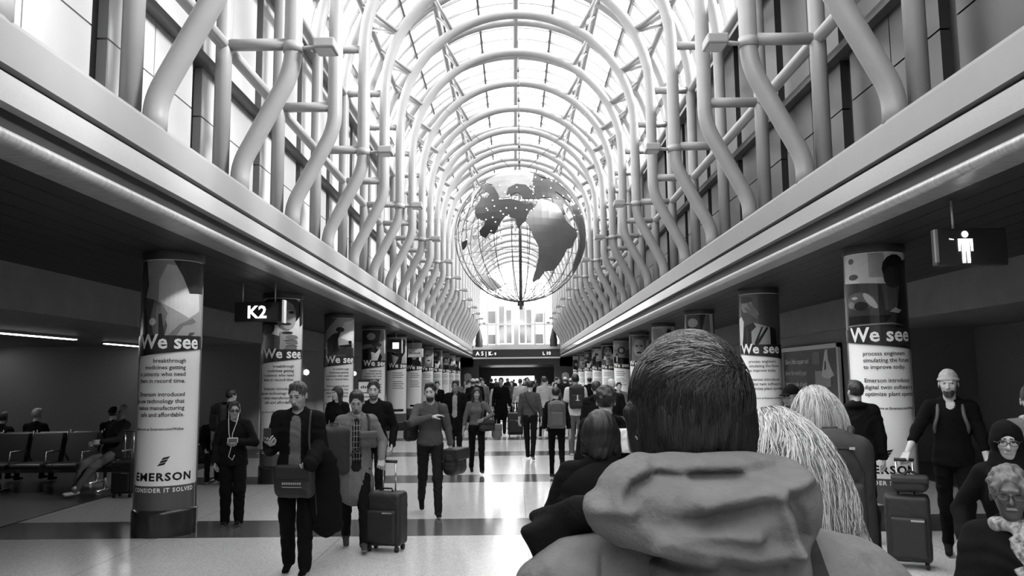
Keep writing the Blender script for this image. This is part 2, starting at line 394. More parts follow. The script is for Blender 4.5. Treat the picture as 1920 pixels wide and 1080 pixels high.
# ------------------------------------------------------------------ light strips in the seating bay
M_TUBE = mat('light_tube', .9, .4, emit=6.0)
for x, y0, y1, lb in ((-9.25, 10.5, 16.7, 'nearest one'), (-9.6, 18.6, 20.8, 'beside the first column'), (-13.6, 17.6, 20.6, 'lowest one')):
    t = thing('ceiling_light', 'long thin fluorescent ceiling light over the dark seating bay, ' + lb, 'ceiling light', (x, y0, 2.7), 0, 'seating bay ceiling lights')
    boxobj('housing', (-.09, 0, -.05), (.09, y1 - y0, 0), M_BEAM, t); boxobj('diffuser', (-.05, .03, -.065), (.05, y1 - y0 - .03, -.045), M_TUBE, t)

# ------------------------------------------------------------------ poster columns
CR = .335
GREY = [mat('print_%02d' % int(g * 100), g, .22, noise=.06, nscale=8) for g in (.008, .03, .08, .17, .32, .6)]
M_POSTW = mat('poster_paper', .9, .2); M_PBAND = mat('poster_grey_band', .09, .22); M_PLINTH = mat('column_plinth', .025, .2)
def wrap2d(verts, faces, R, a0, off, clip=None):
    """flat (s, h) geometry cut into narrow strips and wrapped on a cylinder of radius R"""
    bm = bmesh.new(); vs = [bm.verts.new((x, 0, y)) for x, y in verts]
    for f in faces:
        try: bm.faces.new([vs[i] for i in f])
        except ValueError: pass
    if not bm.faces: bm.free(); return [], []
    xs = [v.co.x for v in bm.verts]; x = math.floor(min(xs) / .05) * .05
    while x < max(xs):
        bmesh.ops.bisect_plane(bm, geom=bm.verts[:] + bm.edges[:] + bm.faces[:], plane_co=(x, 0, 0), plane_no=(1, 0, 0)); x += .05
    bmesh.ops.triangulate(bm, faces=bm.faces[:])
    bm.verts.index_update(); r = R + off; out = []
    for v in bm.verts:
        a = v.co.x / R + a0; out.append((r * math.sin(a), -r * math.cos(a), v.co.z))
    fs = [tuple(v.index for v in f.verts) for f in bm.faces]; bm.free(); return out, fs
# printed pictures: (grey index, polygon in u -1..1 across, t 0..1 up the picture)
def ell(cx, cy, rx, ry, n=14, a=0):
    return [(cx + rx * math.cos(2*PI*i/n) * math.cos(a) - ry * math.sin(2*PI*i/n) * math.sin(a),
             cy + (rx * math.cos(2*PI*i/n) * math.sin(a) + ry * math.sin(2*PI*i/n) * math.cos(a)) * .9) for i in range(n)]
PICS = {
 'coat': (4, [(5, [(-.3,.5),(.5,.3),(.9,.4),(.8,.9),(-.1,.95),(-.3,.75)]), (2, [(-1,0),(-.15,0),(-.05,.2),(-.2,.45),(-.45,.52),(-.75,.55),(-1,.5)]), (1, [(-1,.4),(-.78,.42),(-.62,.7),(-.72,1),(-1,1)]), (0, [(-1,0),(-.62,0),(-.66,.3),(-.8,.55),(-1,.6)]),
   (1, [(.05,1),(.3,.8),(.5,.6),(1,.62),(1,1)]), (3, [(-.4,.1),(-.2,.08),(-.05,.35),(-.2,.46),(-.42,.5),(-.52,.3)]), (5, ell(-.45, .25, .1, .05)), (1, [(-.25,.02),(-.1,.02),(-.2,.35),(-.28,.34)]),
   (3, [(-.1,.05),(.25,.22),(.6,.3),(.75,.26),(.5,.2),(.2,.1),(.1,0),(-.05,0)]), (4, [(.1,.03),(.35,.2),(.75,.24),(.85,.05),(.5,.0)]), (2, [(.45,.06),(.52,.12),(.7,.13),(.66,.1),(.52,.07)])]),
 'drink': (5, [(0, ell(-.1, .82, .95, .34)), (0, ell(-.7, .5, .35, .2)), (3, ell(.1, .68, .42, .3)), (4, ell(.2, .62, .3, .2)), (0, ell(.3, .75, .12, .03)), (0, ell(-.1, .75, .1, .03)), (1, ell(.1, .54, .2, .03)), (2, [(-1,0),(-.1,0),(-.15,.32),(-.6,.38),(-1,.25)]),
   (4, [(-.15,.05),(.3,.05),(.35,.4),(-.12,.4)]), (1, ell(.15, .38, .22, .03)), (3, ell(.35, .3, .28, .05)), (2, ell(.3, .24, .3, .02)), (3, ell(.35, .2, .28, .05)), (2, ell(.35, .14, .28, .02)), (3, ell(.32, .1, .26, .045)), (0, [(.75,.5),(1,.6),(1,1),(.7,1)])]),
 'shade': (4, [(5, [(-.2,.55),(1,.35),(1,1),(.2,.9)]), (2, [(-1,.6),(-.4,.9),(-.2,1),(-1,1)]), (1, [(-1,0),(1,0),(1,.28),(.2,.3),(-1,.25)]), (0, ell(-.05, .72, .22, .07)), (0, [(-.8,.2),(-.1,.2),(-.15,.5),(.0,.68),(-.4,.62),(-.9,.45)]),
   (0, ell(.55, .42, .13, .05)), (0, [(-.1,.3),(.7,.3),(.65,.38),(-.1,.34)]), (2, [(-.6,.0),(.2,.0),(.3,.12),(-.5,.14)])]),
 'engine': (5, [(4, [(-.2,.7),(.2,.7),(.2,1),(-.2,1)]), (2, ell(-.7, .92, .1, .04)), (2, ell(-.65, .72, .16, .04)), (1, [(-1,0),(1,0),(1,.6),(.15,.62),(-1,.66)]), (2, [(.15,.3),(.6,.3),(.6,.62),(.1,.6)]), (0, ell(.5, .8, .38, .2)), (1, ell(.4, .7, .25, .15)), (0, [(.4,.1),(1,.0),(1,.95),(.7,.9),(.55,.5)]),
   (2, ell(-.5, .42, .42, .12)), (4, ell(-.2, .42, .2, .06, a=-.5)), (0, ell(-.45, .36, .2, .06)), (3, ell(-.75, .38, .12, .05)), (4, ell(-.62, .46, .1, .02)), (0, [(-.9,.12),(.1,.12),(.3,.24),(-.9,.24)]), (3, [(-.9,.13),(.3,.15),(.7,.11),(.3,.13),(-.9,.11)]), (4, [(.25,.28),(.5,.26),(.6,.3),(.4,.33)])]),
 'camera': (2, [(4, ell(-.5, .78, .3, .13)), (1, ell(-.55, .9, .34, .07)), (3, ell(-.2, .72, .26, .07, a=-.5)), (5, [(-1,0),(-.8,0),(-.65,.5),(-.8,.6),(-1,.55)]), (4, [(-.5,0),(.4,0),(.5,.38),(-.2,.48),(-.5,.4)]), (1, [(-.85,0),(-.3,0),(-.3,.32),(-.1,.4),(-.2,.48),(-.6,.42)]),
   (0, [(-.2,.1),(.1,.4),(.16,.4),(-.1,.1)]), (0, [(-.3,.0),(.3,.4),(.36,.38),(-.15,.0)]), (0, [(.45,0),(.75,0),(.7,.36),(.42,.4)]), (3, ell(-.3, .66, .3, .04, a=-.4))]),
 'bird': (3, [(0, [(-1,0),(.3,0),(.5,.2),(0,.5),(-1,.4)]), (5, [(-.3,0),(.1,.05),(.35,.35),(.3,.45),(.0,.3),(-.3,.35),(-.25,.2)]), (1, [(-1,.55),(.2,.6),(.4,1),(-1,1)]), (4, ell(-.3, .8, .3, .12)), (5, [(.7,.3),(.95,.3),(.9,1),(.65,1)]), (1, ell(.1, .55, .35, .07))]),
 'window': (4, [(0, [(-.3,0),(.2,0),(.3,.3),(.65,.5),(.6,.9),(.4,.95),(.25,.6),(-.2,.45),(-.9,.5),(-.5,.4),(0,.3)]), (5, [(.75,0),(1,0),(1,1),(.7,1)]), (2, [(-1,0),(-.4,0),(-.6,.5),(-1,.5)]), (1, ell(.5, .85, .18, .1)), (3, [(-.9,.55),(.2,.6),(.1,.95),(-.9,.95)])]),
 'hood': (2, [(0, [(-.9,0),(.7,.02),(.5,.35),(.4,.6),(-.1,.75),(-.8,.7)]), (5, [(.4,.3),(.7,.2),(.8,.7),(.45,.75)]), (3, ell(-.1, .42, .22, .12)), (4, [(-1,.75),(1,.8),(1,1),(-1,1)])]),
 'face': (3, [(1, [(-1,0),(-.6,0),(-.5,1),(-1,1)]), (4, ell(.1, .55, .45, .35)), (2, ell(-.05, .62, .14, .04)), (2, ell(.3, .62, .14, .04)), (5, [(.6,.0),(1,0),(1,.9),(.75,.8)]), (1, ell(.1, .38, .2, .04)), (2, ell(.1, .95, .5, .1))]),
 'ring': (3, [(4, ell(-.4, .8, .35, .15)), (0, [(-.9,0),(.9,0),(.9,.3),(-.9,.36)]), (1, ell(.1, .62, .36, .17)), (4, ell(.1, .62, .2, .1)), (1, [(-.5,.1),(-.2,.1),(-.2,.5),(-.45,.5)]), (5, [(-.4,.15),(-.3,.15),(-.28,.4),(-.38,.4)]), (2, [(.4,.3),(1,.4),(1,.7),(.4,.6)])]),
}
TEXTL = ["breakthrough", "medicines getting", "to patients who need", "them in record time.", "", "Emerson introduced", "single-use technology that", "makes manufacturing", "safe and affordable.", "", "Learn more at Emerson.com/WeSee"]
TEXTR = ["process engineers", "simulating the future", "to improve today.", "", "Emerson introduced", "digital twin software to", "optimize plant operations.", "", "Learn more at Emerson.com/WeSee"]
def polyf(p): return list(p), [tuple(range(len(p)))]
def column(x, y, pic, a0, side, label, fine=True):
    t = thing('poster_column', label, 'column', (x, y, 0), 0, 'round poster columns on the %s' % ('left' if side < 0 else 'right'))
    q = MB(); q.lathe([(CR + .03, 0), (CR + .03, .26), (CR + .02, .29), (CR, .30)], n=40); q.obj('plinth', [M_PLINTH], t)
    q = MB(); q.lathe([(CR, .3), (CR, .575)], n=48, mi=1); q.lathe([(CR, .575), (CR, 3.2)], n=48, mi=0); q.obj('shaft', [M_POSTW, M_PBAND], t)
    q = MB(); q.lathe([(CR + .004, 3.2), (CR + .02, 3.21), (CR + .02, 3.30)], n=40); q.obj('cap_ring', [M_DARK], t)
    # printed poster: picture, heading band, lines of lettering, maker's mark
    q = MB(); base, shapes = PICS[pic]; hw = CR * 1.5; h0, h1 = 2.22, 3.19
    sl = .06 * (1 if side < 0 else -1)
    def put(vs, fs, off, mi):
        v, f = wrap2d(vs, fs, CR, a0, off); q.add(v, f, mi)
    put(*polyf([(-hw, h0 - .03), (hw, h0 - .03), (hw, h1), (-hw, h1)]), .0025, base)
    for i, (g, p) in enumerate(shapes):
        pp = [(max(-1.15, min(1.15, u)) * hw / 1.15 * (1.15 if abs(u) > .95 else 1) , h0 + max(0, min(1, tt)) * (h1 - h0)) for u, tt in p]
        pp = [(max(-hw, min(hw, a)), b) for a, b in pp]
        put(*polyf(pp), .0035 + .0008 * i, g)
    put(*polyf([(-hw, 2.10 - sl), (hw, 2.10 + sl), (hw, 2.30), (-hw, 2.30)]), .018, 1)
    v, f, wd = text_polys('We see', .225, bold=.005); s0 = -wd / 2
    put([(a + s0, b * 1.05 + 2.15) for a, b in v], f, .021, 6)
    if fine:
        lines = TEXTL if side < 0 else TEXTR; z = 1.985
        for ln in lines:
            if ln:
                sz = .068 if 'Learn' not in ln else .042
                v, f, wd = text_polys(ln, sz, bold=.0008); o = (.20 - wd) if side < 0 else -.21
                put([(a + o, b + z) for a, b in v], f, .004, 1)
            z -= .078
        v, f, wd = text_polys('EMERSON', .125, 1.15, .004); put([(a * 1.15 - wd * .62, b + .635) for a, b in v], f, .004, 0)
        for i in range(3):                              # slanted bar mark
            o = .034 * i; put(*polyf([(-.075 + .02 * i, .80 + o), (.0 + .02 * i, .815 + o), (.02 + .02 * i, .842 + o), (-.055 + .02 * i, .827 + o)]), .004, 0)
        v, f, wd = text_polys('CONSIDER IT SOLVED', .066, 1.2, .002); put([(a - wd * .52, b + .505) for a, b in v], f, .004, 6)
    else:
        z = 1.96
        for i in range(8):
            if i != 3: put(*polyf([(-.2, z), (.2 if i % 2 else .14, z), (.2 if i % 2 else .14, z + .022), (-.2, z + .022)]), .004, 3)
            z -= .075
        put(*polyf([(-.2, .65), (.2, .65), (.2, .73), (-.2, .73)]), .004, 0)
    q.obj('poster_print', GREY + [M_POSTW], t)
    q = MB()
    for s_ in (-1, 1): q.tube([((CR + .006) * math.sin(a0 + s_ * 1.5), -(CR + .006) * math.cos(a0 + s_ * 1.5), z) for z in (.3, 3.2)], .008, 6)
    q.obj('edge_strip', [M_BEAM], t)
    return t
DL = {'coat': 'a man in a work coat', 'drink': 'a smiling child drinking from a glass', 'shade': 'dark figures bending against a pale sky', 'engine': 'a dark-haired man over machinery',
      'camera': 'a man holding a camera', 'bird': 'a dark scene with a white shape', 'window': 'a slim dark figure by a window', 'hood': 'a dark hooded shape', 'face': 'a large blurred face', 'ring': 'a dark ring shape'}
LP = ['coat', 'drink', 'shade', 'bird', 'window', 'hood', 'face', 'bird', 'ring', 'shade', 'hood']
RP = ['engine', 'camera', 'bird', 'window', 'face', 'ring', 'drink', 'shade', 'bird', 'face', 'hood']
for j in range(11):
    y = 9.7 + 4.65 * j
    for sd, PL in ((-1, LP), (1, RP)):
        p = PL[j]; nm = 'left' if sd < 0 else 'right'
        lab = 'round column, poster of %s, %s on the %s' % (DL[p], ORD[j], nm)
        column(sd * 4.26, y, p, R_(19) * (1 if sd < 0 else -1), sd, lab, fine=j < 4)

# ------------------------------------------------------------------ hanging signs
def hang_sign(label, cx, y, z0, w, h, body, size, rods, mat_board=M_DARK, tx=0.0, lit=True, side=True):
    t = thing('hanging_sign', label, 'sign', (cx, y, z0))
    o = boxobj('board', (-w/2, -.05, 0), (w/2, .05, h), mat_board, t, .012)
    if side:
        q = MB(); q.box((w/2 + .01, -.07, -.02), (w/2 + .04, .07, h + .03)); q.obj('end_plate', [M_WHITE], t)
    for r in rods:
        q = MB(); q.tube([(r, 0, h), (r, 0, CH - z0)], .011, 8); q.obj('rod', [mat('sign_rod', .6, .3, .5)], t)
    if body:
        q = MB(); v, f, wd = text_polys(body, size, bold=size * .025); q.add([(tx - wd/2 + a, -.053, h/2 - size * .35 + b) for a, b in v], f)
        q.obj('lettering', [M_LIT if mat_board is M_DARK else M_DARK], t)
    return t
hang_sign('black hanging gate sign reading K2 in white', -4.13, 12.6, 2.68, .74, .31, 'K2', .27, (-.26, .25), tx=-.02)
hang_sign('small square hanging sign with a lit panel, beyond the K2 sign', -3.98, 26.2, 2.62, .34, .42, None, .1, (.0,))
q = MB(); q.box((-.1, -.06, .12), (.1, -.052, .32)); o = q.obj('lit_panel', [M_LIT], bpy.data.objects['hanging_sign.001'])
hang_sign('white hanging sign with rounded box, left side far down the hall', -4.0, 31.5, 2.60, .6, .33, None, .11, (-.1,), M_WHITE, side=False)
q = MB()
for i in range(7): q.box((-.2 + i * .058, -.058, .14), (-.165 + i * .058, -.052, .14 + .03 + .02 * (i % 3 == 0)))
q.obj('lettering', [GREY[2]], bpy.data.objects['hanging_sign.002'])
# washroom sign on the right with a standing figure
t = hang_sign('dark washroom sign with a white standing man figure, right side ceiling', 3.92, 7.05, 2.71, .62, .33, None, .1, (-.13,), side=False)
t.name = 'washroom_sign'
q = MB(); yy = -.056
def flat(q, p, yy=yy): q.add([(a, yy, b) for a, b in p], [tuple(range(len(p)))])
cx = -.06
flat(q, [(cx + .03 * math.cos(a * PI / 8), .275 + .03 * math.sin(a * PI / 8)) for a in range(16)])
flat(q, [(cx - .065, .235), (cx + .065, .235), (cx + .065, .125), (cx + .045, .125), (cx + .042, .2), (cx + .036, .2), (cx + .036, .02), (cx + .006, .02), (cx + .004, .12), (cx - .004, .12), (cx - .006, .02), (cx - .036, .02), (cx - .036, .2), (cx - .042, .2), (cx - .045, .125), (cx - .065, .125)])
flat(q, [(-.20, .23), (-.16, .225), (-.16, .232), (-.20, .24)])
q.obj('figure_symbol', [M_LIT], t)
q = MB(); q.box((-.325, -.06, .03), (-.30, -.03, .32)); q.obj('end_plate', [M_BEAM], t)

# ------------------------------------------------------------------ advertising panels
t = thing('advert_panel', 'framed poster about copper with a pale hand, on the right wall', 'poster', (6.74, 16.9, 0))
y0, y1, z0, z1 = 0, 3.7, .95, 2.43
q = MB(); q.box((-.03, y0, z0), (0, y1, z1)); q.obj('backing', [GREY[2]], t)
q = MB()
for a in (((-.09, y0, z0), (0, y0 + .09, z1)), ((-.09, y1 - .09, z0), (0, y1, z1)), ((-.09, y0, z1 - .09), (0, y1, z1)), ((-.09, y0, z0), (0, y1, z0 + .09))): q.box(*a)
q.obj('frame', [M_WHITE], t)
q = MB()
for i, ln in enumerate(('Give a little copper and', 'show the world your', 'heart is made of gold.')):
    v, f, wd = text_polys(ln, .17, bold=.003); q.add([(-.034, y1 - .2 - a * 1.0, 2.03 - i * .27 + b) for a, b in v], f)
q.obj('lettering', [M_WHITE], t)
q = MB()
def wallp(p, mi=0, x=-.036): q.add([(x, y1 - a, b) for a, b in p], [tuple(range(len(p)))], mi)
wallp([(2.2, 1.5), (3.1, 1.5), (3.1, 1.85), (2.2, 1.85)], 0)
wallp([(2.6, 1.75), (2.75, 2.1), (2.85, 2.3), (2.98, 2.32), (3.0, 2.1), (3.15, 1.9), (3.3, 1.75), (3.0, 1.68), (2.7, 1.7)], 1, -.037)
wallp([(2.75, 1.85), (2.82, 2.08), (2.88, 2.05), (2.88, 1.9)], 2, -.038); wallp([(2.05, 2.0), (2.5, 2.0), (2.5, 2.28), (2.1, 2.28)], 3)
wallp([(.1, 1.06), (3.6, 1.06), (3.6, 1.2), (2.4, 1.3), (1.2, 1.12), (.1, 1.28)], 0)
q.obj('printed_picture', [GREY[4], GREY[5], GREY[1], GREY[3]], t)
t = thing('banner_poster', 'tall narrow bright poster on the left wall behind the second column', 'poster', (-6.74, 21.35, .5))
q = MB(); q.box((0, 0, 0), (.04, 1.25, 1.85)); q.obj('backing', [GREY[5]], t)
q = MB()
for p, mi in (([(.2, .1), (.6, .1), (.75, .9), (.6, 1.4), (.3, 1.3), (.15, .7)], 0), ([(.7, .2), (1.1, .3), (1.0, 1.2), (.8, 1.0)], 1), ([(.1, 1.45), (1.1, 1.45), (1.1, 1.7), (.1, 1.7)], 2)):
    q.add([(.045 + .001 * mi, a, b) for a, b in p], [tuple(range(len(p)))], mi)
q.obj('printed_picture', [GREY[3], GREY[2], GREY[4]], t)
t = thing('notice_board', 'white standing notice board beside the long-haired woman', 'sign', (-3.45, 18.4, 0))
q = MB(); q.box((-.22, -.02, .9), (.22, .02, 1.72)); q.obj('panel', [M_POSTW], t)
q = MB(); q.box((-.24, -.03, 1.71), (.24, .03, 1.76)); q.tube([(0, .03, 0), (0, .03, 1.7)], .02, 8); q.box((-.25, -.2, 0), (.25, .2, .03)); q.obj('stand', [M_DARK], t)
q = MB(); [q.box((-.17 + i * .045, -.023, 1.56), (-.14 + i * .045, -.021, 1.61 + .015 * (i % 2))) for i in range(7)]
for i in range(5): q.box((-.17, -.023, 1.45 - i * .09), (.12 + .04 * (i % 2), -.021, 1.47 - i * .09))
q.obj('lettering', [GREY[2]], t)
for (x, y, z, lb) in ((-6.68, 25.4, 2.0, 'nearer one, right of the second column'), (-6.68, 33.0, 2.0, 'farther one, behind the white notice board')):
    t = thing('wall_lamp', 'small round white wall lamp on the left wall, ' + lb, 'lamp', (x, y, z))
    q = MB(); q.lathe([(.001, -.1), (.07, -.07), (.1, 0), (.07, .07), (.001, .1)], n=16); q.obj('globe', [mat('lamp_glass', .9, .4, emit=.4)], t)
    q = MB(); q.box((-.08, -.04, -.12), (-.0, .04, -.08)); q.obj('bracket', [M_BEAM], t)

# ------------------------------------------------------------------ hanging world globe
GR = 1.84; GX, GY, GZ = .07, 22.4, 5.72
gl = thing('globe_sculpture', 'large openwork world globe hanging under the glass vault', 'globe', (GX, GY, GZ))
M_GD = mat('continent_dark', .02, .45, .3); M_GP = mat('continent_pale', .17, .45, .2, noise=.12, nscale=3); M_GM = mat('continent_grey', .2, .4, .3)
M_WIRE = mat('globe_wire', .12, .4, .4)
for i in range(12):                                    # meridian hoops
    a = PI * i / 12 + .13; q = MB()
    q.tube([(GR * math.sin(t_) * math.cos(a), GR * math.sin(t_) * math.sin(a), GR * math.cos(t_)) for t_ in [2 * PI * j / 48 for j in range(48)]], .011, 5, closed=True)
    q.obj('meridian', [M_WIRE], gl)
for lat in (-60, -40, -20, 0, 20, 40, 60):
    r = GR * math.cos(R_(lat)); z = GR * math.sin(R_(lat)); q = MB()
    q.tube([(r * math.cos(2*PI*j/48), r * math.sin(2*PI*j/48), z) for j in range(48)], .007, 5, closed=True); q.obj('parallel', [M_WIRE], gl)
q = MB(); q.tube([(0, 0, -GR - .22), (0, 0, GR + .15)], .045, 10); q.tube([(0, 0, -GR - .12), (0, 0, -GR + .02)], .09, 12); q.obj('axis_rod', [mat('axis_metal', .12, .3, .6)], gl)
q = MB(); q.tube([(0, 0, GR + .1), (0, 0, ZS + RO - GZ - .1)], .014, 6)
for z in np.arange(GR + .3, 5.6, .45): q.tube([(0, 0, z), (0, 0, z + .12)], .035, 8)
q.obj('hanging_cable', [M_BAR], gl)
for dx in (-1.1, 1.1):
    q = MB(); q.tube([(dx * .08, 0, GR), (dx * 2.2, 0, ZS - .08 + 2.55 - GZ - .6)], .008, 5); q.obj('guy_wire', [M_BAR], gl)
def land(poly, m, front=True, off=0.0, name='continent'):
    pp = [((a - 466) / 455., (515 - b) / 455.) for a, b in poly]
    bm = bmesh.new(); vs = [bm.verts.new((x, 0, z)) for x, z in pp]; bm.faces.new(vs)
    for i in range(-10, 11):
        for no in ((1, 0, 0), (0, 0, 1)):
            bmesh.ops.bisect_plane(bm, geom=bm.verts[:] + bm.edges[:] + bm.faces[:], plane_co=tuple(i * .1 * c for c in no), plane_no=no)
    bmesh.ops.triangulate(bm, faces=bm.faces[:])
    ex = bmesh.ops.extrude_face_region(bm, geom=bm.faces[:]); top = {v for v in ex['geom'] if isinstance(v, bmesh.types.BMVert)}
    for v in bm.verts:
        x, z = v.co.x, v.co.z; d = math.hypot(x, z)
        if d > .985: x *= .985 / d; z *= .985 / d
        y = math.sqrt(max(0, 1 - x*x - z*z)) * (-1 if front else 1); r = GR + off + (.03 if v in top else 0)
        v.co = Vector((x, y, z)) * r
    bmesh.ops.recalc_face_normals(bm, faces=bm.faces[:])
    me = bpy.data.meshes.new(name); bm.to_mesh(me); bm.free(); return link(name, me, gl, [m])
land([(590,340),(640,345),(700,370),(730,410),(750,460),(790,500),(835,520),(840,560),(815,600),(800,640),(765,655),(750,690),(720,740),(680,790),(620,800),(590,840),(545,865),(540,855),(560,800),(580,720),(580,650),(545,590),(520,530),(500,490),(520,440),(550,420),(575,370)], M_GP)
land([(215,205),(270,215),(300,250),(325,300),(330,340),(400,340),(450,355),(500,380),(540,370),(555,400),(520,430),(500,490),(470,520),(455,545),(440,520),(435,480),(375,455),(340,490),(320,530),(300,570),(265,560),(240,590),(210,570),(200,540),(240,500),(240,480),(190,460),(170,420),(175,370),(200,340),(210,310),(250,320),(268,290),(235,262)], M_GD)
land([(240,170),(330,110),(460,80),(560,130),(550,200),(520,260),(500,240),(440,230),(390,270),(380,310),(420,330),(340,335),(320,290),(290,220),(250,200)], M_GP, off=.01)
land([(380,310),(390,262),(440,235),(500,240),(530,270),(560,310),(565,345),(480,345),(470,312),(440,300),(400,320)], M_GD, off=.02)
land([(555,170),(590,155),(650,175),(720,210),(780,270),(800,330),(760,310),(700,270),(690,290),(750,330),(745,380),(760,430),(740,430),(700,370),(680,360),(670,320),(610,330),(575,340),(560,300),(550,230)], M_GD)
land([(810,350),(840,335),(870,390),(895,440),(910,520),(905,600),(880,680),(850,740),(820,790),(815,740),(850,640),(860,560),(850,500),(830,440)], M_GM)
land([(78,590),(112,582),(106,622),(85,638)], M_GD); land([(585,128),(640,138),(650,160),(600,150)], M_GD); land([(150,240),(200,200),(205,225),(165,290),(150,370),(140,350)], M_GM)
land([(200,740),(260,760),(330,830),(270,865),(235,850),(180,780)], M_GM, False); land([(120,450),(150,440),(165,470),(130,480)], M_GM, False)
gr = random.Random(3)
for i in range(95):                                    # small bright studs for the cities
    x = gr.uniform(-.8, .95); z = gr.uniform(-.2, .85)
    if x*x + z*z > .93 or (x > .1 and z < .3 and x < .75): continue
    y = -math.sqrt(1 - x*x - z*z); c = Vector((x, y, z)) * (GR + .05)
    q = MB(); q.lathe([(.001, -.02), (.022, 0), (.001, .02)], c, 6); q.obj('city_stud', [mat('stud_glass', .9, .3, emit=.6)], gl)

# ------------------------------------------------------------------ airport seating in the left bay
M_SEAT = mat('black_vinyl', .018, .4); M_CHR = mat('chrome', .7, .18, .9)
def bench(label, loc, rz, n=5):
    t = thing('beam_seat', label, 'seating', loc, rz, 'black beam seats')
    q = MB(); q.box((-n*.29 - .05, -.05, .30), (n*.29 + .05, .05, .37)); q.obj('beam', [M_BAR], t)
    for i in range(n):
        x = (i - (n - 1) / 2) * .58
        o = boxobj('seat', (x - .26, -.30, .38), (x + .26, .22, .46), M_SEAT, t, .03)
        q = MB(); q.add([(x - .26, .2, .44), (x + .26, .2, .44), (x + .26, .34, .92), (x - .26, .34, .92), (x - .26, .28, .42), (x + .26, .28, .42), (x + .26, .42, .9), (x - .26, .42, .9)], [(0,1,2,3),(7,6,5,4),(0,4,5,1),(2,6,7,3),(1,5,6,2),(0,3,7,4)])
        o = q.obj('backrest', [M_SEAT], t); bv = o.modifiers.new('b', 'BEVEL'); bv.width = .02; bv.segments = 2
    for i in range(n + 1):
        x = (i - n / 2) * .58; q = MB(); q.tube([(x, .25, .45), (x, .22, .64), (x, -.2, .64), (x, -.24, .44)], .015, 8); q.tube([(x, .38, .8), (x, .4, .95)], .012, 6); q.obj('armrest', [M_CHR], t)
    for x in (-n*.29 + .3, n*.29 - .3):
        q = MB(); q.tube([(x, 0, .3), (x, 0, .03)], .03, 8); q.tube([(x, -.28, .02), (x, .28, .02)], .02, 8); q.obj('leg', [M_CHR], t)
    return t
bench('black row of linked seats, right of two, facing the camera in the dark bay', (-7.65, 13.3, .012), 0, 4)
bench('black row of linked seats, cut by the left picture edge, facing the camera', (-10.15, 13.3, .012), 0, 4)
bench('black row of linked seats back to back behind the front rows', (-8.9, 14.35, .012), PI, 6)

